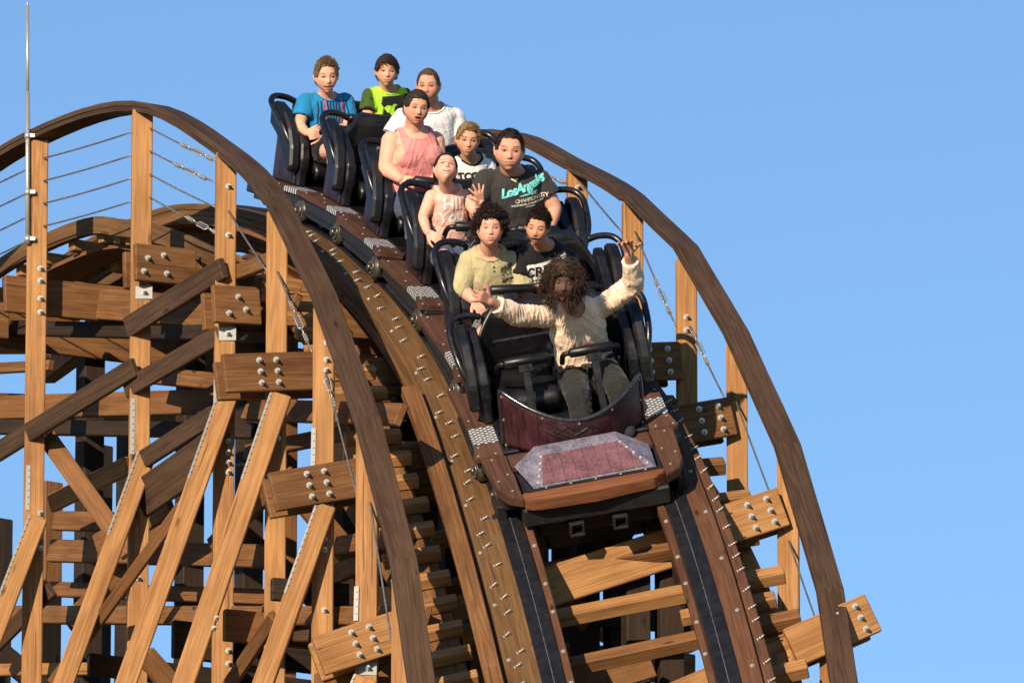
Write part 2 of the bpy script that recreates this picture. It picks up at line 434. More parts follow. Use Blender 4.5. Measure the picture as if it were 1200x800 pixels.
for sg in (-1, 1):
    def X(a, b): return (min(sg * a, sg * b), max(sg * a, sg * b))
    # lower laminations (narrower), upper wide laminations
    lows = [(.44, .60), (.445, .605), (.44, .60), (.435, .60), (.44, .605)]
    for j, (a, b_) in enumerate(lows):
        x0, x1 = X(a, b_); z1 = -.095 - j * .042
        rail_part('lamination', x0, x1, z1 - .041, z1, M_TRK, step=[31, 37, 29, 33, 35][j], start=[5, 11, 19, 25, 30][j])
    if sg < 0:
        for j, (a, b_) in enumerate([(.43, .78), (.42, .775)]):
            x0, x1 = X(a, b_); z1 = -.012 - j * .041
            rail_part('lamination', x0, x1, z1 - .040, z1, M_TRK, step=[30, 34][j], start=[14, 27][j])
        x0, x1 = X(.60, .79); rail_part('lamination', x0, x1, -.15, -.095, M_MID, step=28, start=8)
    else:
        x0, x1 = X(.43, .70); rail_part('lamination', x0, x1, -.052, -.012, M_RED, step=30, start=9)
        x0, x1 = X(.42, .775); rail_part('lamination', x0, x1, -.093, -.053, M_RED, step=36, start=20)
    x0, x1 = X(.385, .43); rail_part('lamination', x0, x1, -.075, .0, M_RED, step=34, start=16)
    x0, x1 = X(.435, .575); rail_part('running_rail', x0, x1, -.0115, .004, M_RAIL, step=200, start=0)
    x0, x1 = X(.500, .505); rail_part('running_rail', x0, x1, .0042, .0055, M_BOLTROW, step=200, start=0)
# rail screws on top of the timber, standing proud
sb = bmesh.new()
add_cyl(sb, (0, 0, -.002), (0, 0, .004), .012, n=10); add_cyl(sb, (0, 0, .004), (0, 0, .050), .0045, n=6); add_cyl(sb, (0, 0, .012), (0, 0, .022), .009, n=6)
SCR = None; s = s_of(0) - .3; q = 0
wsh = bmesh.new(); add_cyl(wsh, (0, 0, -.002), (0, 0, .005), .014, n=12); add_cyl(wsh, (0, 0, .005), (0, 0, .011), .008, n=6); WSH = None
while s < s_of(6) + .4:
    F = at_s(s); xs = [(-.70 + .03 * math.sin(q * 2.3), -.012)]
    if s > s_of(2.5 if False else 3): xs += [(.735, -.053)]
    for x, z in xs:
        M = F @ Matrix.Translation((x, 0, z)) @ Matrix.Rotation(R(58) + random.uniform(-.12, .12), 4, 'Y') @ Matrix.Rotation(random.uniform(-.15, .15), 4, 'X')
        if SCR is None: SCR = obj('rail_bolt', sb, M_GALV, TRK, M)
        else: share(SCR, 'rail_bolt', TRK, M)
    if q % 3 == 0:
        for x, z in [(-.735, -.012), (.66, -.012)][:2 if s > s_of(3) else 1]:
            M = at_s(s + .05) @ Matrix.Translation((x, 0, z))
            if WSH is None: WSH = obj('washer', wsh, M_GALV, TRK, M)
            else: share(WSH, 'washer', TRK, M)
    if q % 2 == 0 and s > s_of(3):
        for x in (-.407, .407):
            M = at_s(s + .1) @ Matrix.Translation((x, 0, 0)); share(WSH, 'washer', TRK, M)
    s += .19 + .05 * math.sin(q * 1.7); q += 1
# the walkway lies lower beside the crest and comes up level with the rails further down
def wz(s): 
    t = max(0, min(1, (s - s_of(0)) / (s_of(2) - s_of(0)))); return -.17 * (1 - t * t * (3 - 2 * t))
FR2 = [f @ Matrix.Translation((0, 0, wz(SL[i]))) for i, f in enumerate(FR)]
# ties under the rails and cleats on the steep walkway
s = s_of(-3) + .1; q = 0
while s < s_of(7):
    F = at_s(s); j = random.uniform(-.03, .03); up = F.to_3x3() @ Vector((0, 0, 1))
    p0 = F @ Vector((-1.30 + j * .4, 0, -.13 + wz(s))); p1 = F @ Vector((-.94 + j * .6, 0, -.13 + wz(s)))
    plank('cleat', p0, p1, .08, .075, M_NEW, TRK, n=up, tone=random.uniform(.0, .6))
    if q % 2 == 0:
        p0 = F @ Vector((-.95 + j, 0, -.385)); p1 = F @ Vector((1.03 + j * 2, 0, -.385))
        plank('tie', p0, p1, .10, .085, M_MID if q % 4 else M_NEW, TRK, n=up, tone=random.uniform(.1, .7))
    elif q % 4 == 1:
        p0 = F @ Vector((.36, 0, -.385)); p1 = F @ Vector((.95 + j, 0, -.385))
        plank('tie', p0, p1, .095, .07, M_NEW, TRK, n=up, tone=random.uniform(.0, .5))
    s += .28; q += 1
# walkway boards running down the left side below the handrail, and the stringer carrying the ties
def long_part(name, x0, x1, z0, z1, mat, i0, i1, step, tones=(0, .6), fr=None):
    i = i0
    while i < i1:
        b = min(i1, i + step); sweep(name, (fr or FR)[i:b + 1], prof(x0, x1, z0, z1), mat, TRK, TM, tone=random.uniform(*tones)); i += step
long_part('walkway_rim', -1.37, -1.32, -.115, .0, M_TRK, 0, 50, 25, fr=FR2)
long_part('walkway_board', -1.24, -.98, -.20, -.17, M_MID, 10, NF - 1, 33, fr=FR2)
long_part('stringer', -.905, -.795, .0, .07, M_MID, 70, NF - 1, 26, fr=FR2)
long_part('stringer', -.58, -.46, -.62, -.43, M_MID, 0, NF - 1, 36)
long_part('stringer', .44, .60, -.66, -.41, M_DRK, 0, NF - 1, 36)
# ---------------------------------------------------------------- lower framework of the hill
def bp(k, x, y, fwd=0.0):
    """point in the plane of bent k at bearing x, y"""
    b = BENT[k]; return WY(x, y, b['yw'](x)) + b['nrm'] * fwd
def dl(x):
    """depth of the plane through the left posts"""
    pts = [(BENT[k]['l'][0], BENT[k]['L'].y) for k in ks]
    for (a, da), (b, db) in zip(pts[:-1], pts[1:]):
        if x <= b: return lerp(da, db, (x - a) / (b - a))
    return pts[-1][1]
def strip_plate(p0, p1, parent, n, w_=.035):
    """toothed zinc nailing strip along the edge of a leg"""
    X, Y, Z = axes(p1 - p0, n); L = (p1 - p0).length; bm = bmesh.new()
    add_box(bm, 0, L, -w_ / 2, w_ / 2, -.002, .002)
    x = .03
    while x < L - .02:
        add_cyl(bm, (x, 0, .002), (x, 0, .008), .007, n=6); x += .045
    obj('steel_plate', bm, M_PLATE, parent, frame(p0, X, Y, Z))
# leaning legs outside the left posts
for k, x0, y0, x1, y1, w_ in ((-1, 37, 612, -35, 800, .125), (0, 163, 538, 66, 805, .125), (1, 258, 470, 137, 812, .13), (2, 322, 468, 205, 815, .135), (3, 376, 598, 298, 818, .125), (4, 424, 800, 380, 900, .14), (-2, -70, 600, -140, 900, .14)):
    a = bp(k, x0, y0, .10); c = bp(k, x1, y1, .10)
    g = a + (c - a) * 1.25
    leg = plank('leaning_leg', g, a, w_, .09, M_NEW, S_, n=BENT[k]['pn'], tone=random.uniform(.0, .9))
    d = (c - a).normalized(); nn = BENT[k]['pn']; side = nn.cross(d).normalized()
    if side.x > 0: side = -side
    strip_plate(a + side * (w_ / 2 - .006) + nn * .047, a + d * .62 + side * (w_ / 2 - .006) + nn * .047, leg, nn, .014)
    if k == 2: 
        for q in ((243, 730), (240, 742)): bolt(bp(2, q[0], q[1], .10 + .047), nn, leg)
# toothed plates on the left edges of the posts
for k, y0, y1 in ((-1, 548, 600), (0, 470, 535), (1, 430, 480), (3, 505, 560), (4, 690, 730)):
    b = BENT[k]; x = b['l'][0] - 12
    strip_plate(WY(x, y0, b['L'].y) + b['pn'] * .072, WY(x - 1, y1, b['L'].y) + b['pn'] * .072, b['PL'], b['pn'], .028)
# long diagonals and rails in the plane of the left posts
def dg(name, x0, y0, x1, y1, h, t, mat, fwd=.12, tone=None, boltends=False, dd=0, off=None):
    a = WY(x0, y0, dl(x0) - fwd + dd); c = WY(x1, y1, dl(x1) - fwd + dd)
    n = Vector((-.1, -1, -.1))
    pl = plank(name, a, c, h, t, mat, S_, n=n, tone=tone)
    return pl
dg('diagonal_brace', -60, 565, 158, 430, .125, .045, M_OLD, .24, .0)
dg('diagonal_brace', 148, 456, 258, 392, .12, .045, M_OLD, .13, .5)
dg('diagonal_brace', 150, 384, 262, 314, .135, .05, M_OLD, .16, .2)
dg('diagonal_brace', 55, 512, 152, 648, .125, .045, M_MID, -.16, .7)
dg('diagonal_brace', 153, 548, 250, 486, .12, .045, M_OLD, .09, .0)
dg('diagonal_brace', 155, 592, 248, 527, .24, .045, M_OLD, .05, .5)
dg('diagonal_brace', 62, 800, 214, 592, .075, .05, M_MID, .62, .6)
dg('diagonal_brace', 262, 812, 322, 722, .085, .05, M_MID, .62, .2)
dg('diagonal_brace', -10, 760, 60, 690, .10, .05, M_OLD, -.1, .8)
dg('diagonal_brace', 115, 640, 200, 590, .16, .05, M_MID, -.5, .4)
dg('diagonal_brace', 236, 335, 330, 300, .10, .05, M_MID, -.3, .4)
# doubled boards seen behind the posts (rear framework of the crest)
for (x0, y0, x1, y1, h, m, dd, tn) in (
    (60, 352, 250, 366, .21, M_MID, .9, .1), (62, 342, 245, 350, .06, M_MID, 1.2, .8), (0, 384, 330, 392, .10, M_DRK, 1.2, .3),
    (-10, 478, 260, 470, .16, M_MID, 1.3, .9), (180, 440, 300, 452, .11, M_MID, .8, .1), (-10, 432, 60, 428, .07, M_MID, 1.0, .2),
    (-10, 500, 300, 505, .10, M_DRK, 1.1, .4), (60, 645, 320, 652, .15, M_MID, 1.4, .5), (60, 690, 330, 700, .10, M_MID, 2.0, .9),
    (-20, 720, 500, 722, .12, M_MID, 1.5, .7), (-20, 785, 140, 783, .08, M_NEW, .6, .9), (250, 740, 430, 742, .12, M_OLD, .5, .6),
    (395, 640, 470, 628, .12, M_MID, .8, .2), (250, 640, 330, 560, .12, M_MID, 1.0, .6), (285, 360, 345, 362, .20, M_MID, .9, .5),
    (290, 480, 470, 486, .14, M_MID, 1.0, .6), (290, 530, 440, 500, .10, M_MID, 1.6, .4), (395, 560, 470, 690, .11, M_MID, 1.2, .7),
    (330, 700, 470, 640, .12, M_MID, 1.3, .3), (60, 590, 150, 545, .12, M_NEW, 1.0, .8), (65, 610, 150, 612, .13, M_MID, 1.7, .5), (80, 730, 210, 600, .12, M_MID, 1.5, .5)):
    dg('rail_beam' if abs(y1 - y0) < 16 else 'diagonal_brace', x0, y0, x1, y1, h, .05, m, -dd, tn)
# bents that go on behind the crest, where the hill drops away
for k in (-4, -5, -6):
    q = -3 - k; b3 = BENT[-3]
    BENT[k] = dict(l=(-190 - 70 * q, 330 + 35 * q, 8.2 + .95 * q), r=(330 - 55 * q, 330 + 45 * q, 10.4 + 1.0 * q), lg=((-220 - 70 * q, 445 + 40 * q), (360 - 45 * q, 470 + 45 * q)))
    b = BENT[k]
    def dep(x, b=b): return lerp(b['l'][2], b['r'][2], (x - b['l'][0]) / (b['r'][0] - b['l'][0]))
    b['yw'] = lambda x, b=b: W(x, lerp(b['l'][1], b['r'][1], (x - b['l'][0]) / (b['r'][0] - b['l'][0])), b['dep'](x)).y
    b['dep'] = dep; b['nrm'] = b3['nrm']; b['pn'] = b3['nrm']
rnd = random.Random(11)
for k in sorted(BENT):
    b = BENT[k]; n3 = b['nrm']; xl, xr = b['l'][0], b['r'][0]; dk = k <= 3
    (xa, ya), (xb, yb) = b['lg']
    def yled(x): return lerp(ya, yb, (x - xa) / (xb - xa))
    zl = lambda x: WY(x, yled(x) + 10, b['yw'](x))
    # inner posts under the rails down to the ground
    for j, f in enumerate((.34, .40, .66, .74) if k > 0 else (.36, .70) if k > -4 else (.34, .74)):
        x = lerp(xl, xr, f); top = zl(x) - n3 * .22
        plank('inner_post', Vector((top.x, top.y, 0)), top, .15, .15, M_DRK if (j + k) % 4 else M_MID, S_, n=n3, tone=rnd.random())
    # level ledgers and crossed braces below
    if k > 5: continue
    zs = [16.05, 15.2, 14.35, 13.5]
    prevz = None
    for jj, z in enumerate(zs):
        z += rnd.uniform(-.18, .18)
        pa = zl(xl); pb = zl(xr)
        xr_ = xr if k < 3 else lerp(xl, xr, .9)
        pb = zl(xr_)
        ztop = min(pa.z, pb.z)
        if z > ztop - .15: continue
        pa = Vector((pa.x, pa.y, z)) - n3 * .12; pb = Vector((pb.x, pb.y, z)) - n3 * .12
        e = (pb - pa).normalized()
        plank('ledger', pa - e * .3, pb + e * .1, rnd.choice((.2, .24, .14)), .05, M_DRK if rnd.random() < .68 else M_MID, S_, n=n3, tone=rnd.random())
        if k <= 4:
            f0, f1 = rnd.choice(((0, .36), (.05, .5), (.34, .7), (.4, .74), (.2, .7)))
            q0 = lerp(pa, pb, f0) + n3 * .2; q1 = lerp(pa, pb, f1) + n3 * .2
            if rnd.random() < .5: q0, q1 = q1, q0
            zt = min(z + .95, ztop)
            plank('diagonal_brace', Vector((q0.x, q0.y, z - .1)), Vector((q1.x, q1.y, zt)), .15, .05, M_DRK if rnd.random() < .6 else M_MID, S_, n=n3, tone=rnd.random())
# crossed braces seen between the rails and the right-hand batter
for k, x0, y0, x1, y1, h, m, fw, tn in ((2, 676, 755, 802, 698, .125, M_NEW, .35, .1), (1, 655, 820, 822, 745, .13, M_NEW, .6, .1), (0, 640, 722, 812, 724, .13, M_MID, 0, .1),
        (0, 700, 735, 815, 700, .12, M_DRK, .3, .1), (3, 650, 690, 560, 560, .12, M_DRK, -.4, .5), (3, 800, 560, 640, 760, .16, M_DRK, -.8, .5), (1, 770, 560, 560, 800, .16, M_DRK, -.3, .2), (1, 560, 540, 760, 790, .16, M_DRK, -.5, .2),
        (3, 590, 780, 760, 770, .13, M_MID, -.3, .6)):
    b = BENT[k]; a = bp(k, x0, y0, fw); c = bp(k, x1, y1, fw)
    plank('diagonal_brace', a, c, h, .08, m, S_, n=b['nrm'], tone=tn)
long_part('stringer', .80, .95, -.62, -.47, M_NEW, 12 * 4, NF - 1, 22, (0, .4))

# ---------------------------------------------------------------- wire ropes with turnbuckles
def rope(p0, p1, parent, tb=(), r=.0065, sag=.006):
    p0 = Vector(p0); p1 = Vector(p1); L = (p1 - p0).length; d = (p1 - p0) / L
    bm = bmesh.new(); pts = [lerp(p0, p1, t / 8) - Vector((0, 0, sag * L * 4 * (t / 8) * (1 - t / 8))) for t in range(9)]
    add_tube(bm, pts, r, 6)
    ro = obj('wire_rope', bm, M_CABLE, parent)
    for t in tb:
        c = lerp(p0, p1, t) - Vector((0, 0, sag * L * 4 * t * (1 - t))); X, Y, Z = axes(d, Vector((0, -1, 0)))
        bm = bmesh.new()
        for s in (-1, 1):
            add_tube(bm, [(-.10, 0, 0), (-.085, s * .02, 0), (.085, s * .02, 0), (.10, 0, 0)], .006, 6)
            add_cyl(bm, (s * .08, 0, 0), (s * .15, 0, 0), .006, n=6)
            loop = [(s * .17 + .024 * math.cos(a * math.pi / 5), .0, .02 * math.sin(a * math.pi / 5)) for a in range(10)]
            add_tube(bm, loop, .006, 6, closed=True)
            for g in (.22, .26, .30):
                add_box(bm, s * g - .009, s * g + .009, -.014, .014, -.014, .014)
                add_cyl(bm, (s * g, -.011, .012), (s * g, -.011, .026), .006, n=6)
        bm.transform(Matrix.Scale(.8, 4)); obj('turnbuckle', bm, M_GALV, ro, frame(c, X, Y, Z))
def pt(key, k, y, dx=0, fwd=.075):
    b = BENT[k]; c = b['l'] if key == 'L' else b['r']; return WY(c[0] + dx, y, b['L' if key == 'L' else 'Rr'].y) + b['pn'] * fwd
LR, RR = RAILS['left'], RAILS['right']
for i in range(4):
    rope(pt('L', -2, 250 + 28 * i), pt('L', -1, 200 + 28 * i, -12, .05), LR)
    rope(pt('L', -1, 189 + 26.5 * i, 6), pt('L', 0, 156 + 27 * i, -12, .03), LR, r=.006)
    rope(pt('L', 0, 154 + 27 * i, 8), pt('L', 1, [188, 214, 243, 272][i], -12, .0), LR, tb=[(.72,), (.62,), (), (.80,)][i], r=.006)
rope(pt('L', 1, 251, 2), pt('L', 2, 318, -12, .0), LR); rope(pt('L', 2, 322, 0), pt('L', 3, 414, -14, .03), LR, tb=(.62,))
rope(pt('L', 3, 440, 2), pt('L', 4, 590, -10, .0), LR, tb=(.08,)); rope(pt('L', 4, 592, 4), pt('L', 5, 790, -8, .0), LR)
rope(pt('Rr', 1, 275, 2), pt('Rr', 2, 382, -12, .0), RR, tb=(.68,)); rope(pt('Rr', 2, 386, 4), pt('Rr', 3, 470, -12, .0), RR, tb=(.28,))
rope(pt('Rr', 3, 470, -2), pt('Rr', 4, 600, -12, .0), RR); rope(pt('Rr', 4, 637, 2), pt('Rr', 5, 745, -10, .0), RR)
rope(pt('Rr', -1, 195, 4), pt('Rr', 0, 214, -12, .0), RR, tb=(.72,)); rope(pt('Rr', 0, 216, 2), pt('Rr', 1, 272, -12, .0), RR)
# ---------------------------------------------------------------- pale metal pole clamped beside the left post
pb = pt('L', -1, 290, -13, .09); ptp = pt('L', -1, 4, -13, .09)
PO = thing('metal_pole', 'thin pale metal pole rising into the sky beside the leftmost handrail post', 'pole', tuple(pb))
bm = bmesh.new(); add_cyl(bm, pb, lerp(pb, ptp, .62), .0145, n=12); obj('tube', bm, M_GALV, PO)
bm = bmesh.new(); add_cyl(bm, lerp(pb, ptp, .60), lerp(pb, ptp, .97), .011, n=12); obj('tube', bm, M_GALV, PO)
bm = bmesh.new(); add_cyl(bm, lerp(pb, ptp, .965), ptp, .009, .002, n=12); obj('tip', bm, M_GALV, PO)
for t in (.02, .21, .44):
    c = lerp(pb, ptp, t); bm = bmesh.new(); add_cyl(bm, c - Vector((0, 0, .02)), c + Vector((0, 0, .02)), .021, n=12); add_box(bm, c.x, c.x + .05, c.y - .012, c.y + .03, c.z - .012, c.z + .012)
    obj('clamp', bm, M_GALV, PO)
# ---------------------------------------------------------------- train materials
def mat_leather():
    m, n, b = newmat('black_vinyl', .36, base=(.008, .008, .009), spec=.45)
    tc = N(n, 'ShaderNodeTexCoord'); v = N(n, 'ShaderNodeTexVoronoi'); v.inputs['Scale'].default_value = 260
    n.links.new(tc.outputs['Object'], v.inputs['Vector']); bump(n, b, v.outputs['Distance'], .12, .001)
    f = noise_tex(n, tc.outputs['Object'], 8, 4); n.links.new(ramp(n, f, [(.3, (.005, .005, .006)), (.7, (.011, .0105, .012))]), b.inputs['Base Color'])
    n.links.new(ramp(n, f, [(.3, (.30,) * 3), (.7, (.46,) * 3)]), b.inputs['Roughness']); return m
def mat_paint_black():
    m, n, b = newmat('black_gloss_paint', .25, base=(.012, .012, .016), spec=.5)
    tc = N(n, 'ShaderNodeTexCoord'); f = noise_tex(n, tc.outputs['Object'], 14, 5, .65)
    n.links.new(ramp(n, f, [(.35, (.005, .005, .007)), (.75, (.016, .014, .018))]), b.inputs['Base Color'])
    n.links.new(ramp(n, f, [(.3, (.2,) * 3), (.7, (.42,) * 3)]), b.inputs['Roughness']); return m
def mat_planks_paint(name, dark, light, vert=9.0, cracks=True, rough=.45):
    """painted imitation boards: upright boards with black joints and scratches"""
    m, n, b = newmat(name, rough)
    tc = N(n, 'ShaderNodeTexCoord'); o = tc.outputs['Object']
    mp = N(n, 'ShaderNodeMapping'); n.links.new(o, mp.inputs[0]); mp.inputs['Scale'].default_value = (60, 60, 5)
    f = noise_tex(n, mp.outputs[0], 1, 4, .6); f2 = noise_tex(n, o, 9, 5, .6)
    c = mix(n, ramp(n, mul(n, mul(n, f, .5), mul(n, f2, .5), 'ADD'), [(.38, (0, 0, 0)), (.62, (1, 1, 1))]), dark, light)
    if cracks:
        sx = N(n, 'ShaderNodeSeparateXYZ'); n.links.new(o, sx.inputs[0])
        w_ = noise_tex(n, o, 3, 2); u = mul(n, mul(n, sx.outputs[0], vert), mul(n, w_, .35), 'ADD')
        fr = mul(n, u, 1.0, 'FRACT'); j = ramp(n, fr, [(.0, (1, 1, 1)), (.05, (0, 0, 0)), (.97, (0, 0, 0)), (1, (1, 1, 1))])
        c = mix(n, mul(n, j, .8), c, (.012, .006, .008))
    n.links.new(c, b.inputs['Base Color']); bump(n, b, f, .3, .003); return m
def mat_checker():
    m, n, b = newmat('tread_plate', .42, .25, (.42, .42, .42))
    tc = N(n, 'ShaderNodeTexCoord')
    mp = N(n, 'ShaderNodeMapping'); n.links.new(tc.outputs['Object'], mp.inputs[0]); mp.inputs['Rotation'].default_value = (0, 0, R(45)); mp.inputs['Scale'].default_value = (19, 26, 1)
    ch = N(n, 'ShaderNodeTexVoronoi', feature='F1'); ch.voronoi_dimensions = '2D'; n.links.new(mp.outputs[0], ch.inputs['Vector']); ch.inputs['Scale'].default_value = 1.6; ch.inputs['Randomness'].default_value = .12
    f = ramp(n, ch.outputs['Distance'], [(.22, (1, 1, 1)), (.42, (0, 0, 0))])
    n.links.new(mix(n, f, (.10, .10, .105), (.75, .75, .73)), b.inputs['Base Color']); bump(n, b, f, .6, .004); return m
M_VINYL = mat_leather(); M_GLOSS = mat_paint_black(); M_TREAD = mat_checker()
M_PURP = mat_planks_paint('purple_side_boards', (.012, .007, .012), (.045, .022, .040), 12)
M_MAROON = mat_planks_paint('maroon_front_boards', (.024, .007, .012), (.090, .026, .038), 9)
M_PINKW = mat_planks_paint('pink_nose_boards', (.09, .037, .045), (.20, .088, .098), 14)
M_NOSE = mat_planks_paint('lilac_metal', (.075, .068, .095), (.23, .21, .26), 1, False, .38)
M_DECKW = wood('deck_board', (.070, .033, .022), (.145, .068, .043), (.05, .02, .012), stain=.5)
M_DECKO = wood('deck_board_bright', (.16, .058, .024), (.29, .115, .05), (.1, .03, .012), stain=.4)
M_CHROME = steel('worn_chrome_edge', (.18, .175, .18), .25, .9, (.04, .04, .05), .8, 70)
M_HUB = steel('greasy_hub_steel', (.16, .15, .13), .35, .7, (.04, .035, .03), .6, 40)
M_RUB = newmat('black_rubber', .5, base=(.012, .012, .012))[0]
M_WHEEL = newmat('wheel_tyre', .4, base=(.05, .045, .03))[0]

def grid_solid(bm, f, nu, nv, th, mi=0):
    """surface f(u, v) -> (point, normal) closed into a shell of thickness th"""
    A = []; B = []
    for i in range(nu + 1):
        ra = []; rb = []
        for j in range(nv + 1):
            p, nn = f(i / nu, j / nv); ra.append(bm.verts.new(p)); rb.append(bm.verts.new(Vector(p) + Vector(nn) * th))
        A.append(ra); B.append(rb)
    def q(a, b, c, d, s=True):
        fa = bm.faces.new((a, b, c, d)); fa.smooth = s; fa.material_index = mi
    for i in range(nu):
        for j in range(nv):
            q(A[i][j], A[i + 1][j], A[i + 1][j + 1], A[i][j + 1]); q(B[i][j], B[i][j + 1], B[i + 1][j + 1], B[i + 1][j])
    for i in range(nu):
        q(A[i][0], B[i][0], B[i + 1][0], A[i + 1][0]); q(A[i][nv], A[i + 1][nv], B[i + 1][nv], B[i][nv])
    for j in range(nv):
        q(A[0][j], A[0][j + 1], B[0][j + 1], B[0][j]); q(A[nu][j], B[nu][j], B[nu][j + 1], A[nu][j + 1])
def prism(bm, poly, x0, x1, bev=.0, mi=0):
    """poly in (y, z), extruded along x"""
    a = [bm.verts.new((x0, y, z)) for y, z in poly]; b = [bm.verts.new((x1, y, z)) for y, z in poly]
    bm.faces.new(a[::-1]).material_index = mi; bm.faces.new(b).material_index = mi; n = len(poly)
    for i in range(n): bm.faces.new((a[i], a[(i + 1) % n], b[(i + 1) % n], b[i])).material_index = mi
def slab(bm, poly, z0, z1, mi=0):
    a = [bm.verts.new((x, y, z0)) for x, y in poly]; b = [bm.verts.new((x, y, z1)) for x, y in poly]
    bm.faces.new(a[::-1]).material_index = mi; bm.faces.new(b).material_index = mi; n = len(poly)
    for i in range(n): bm.faces.new((a[i], a[(i + 1) % n], b[(i + 1) % n], b[i])).material_index = mi
BZ = .20      # top of the running boards above the rails
def deck(name, root, F, poly, mat, along='y', z0=BZ - .035, z1=BZ):
    bm = bmesh.new(); slab(bm, poly, z0, z1)
    bmesh.ops.bevel(bm, geom=list(bm.edges), offset=.005, segments=2, affect='EDGES')
    bm.verts.layers.float_vector.new('grain'); bm.verts.layers.float.new('tone'); gl = bm.verts.layers.float_vector['grain']; tl = bm.verts.layers.float['tone']
    off = Vector((random.uniform(0, 30), random.uniform(0, 30), 0)); tn = random.uniform(0, .7)
    for v in bm.verts: v[gl] = (Vector((v.co.y, v.co.x, v.co.z)) if along == 'y' else v.co.copy()) + off; v[tl] = tn
    return obj(name, bm, mat, root, F)
SCREW = None
def screws(root, F, pts, r=.008, rot=0):
    global SCREW
    for p in pts:
        M = F @ Matrix.Translation(p)
        if rot: M = M @ Matrix.Rotation(R(rot), 4, 'X')
        if SCREW is None:
            bm = bmesh.new(); add_cyl(bm, (0, 0, 0), (0, 0, .004), r, n=8); SCREW = obj('screw', bm, M_GALV, root, M)
        else: share(SCREW, 'screw', root, M)

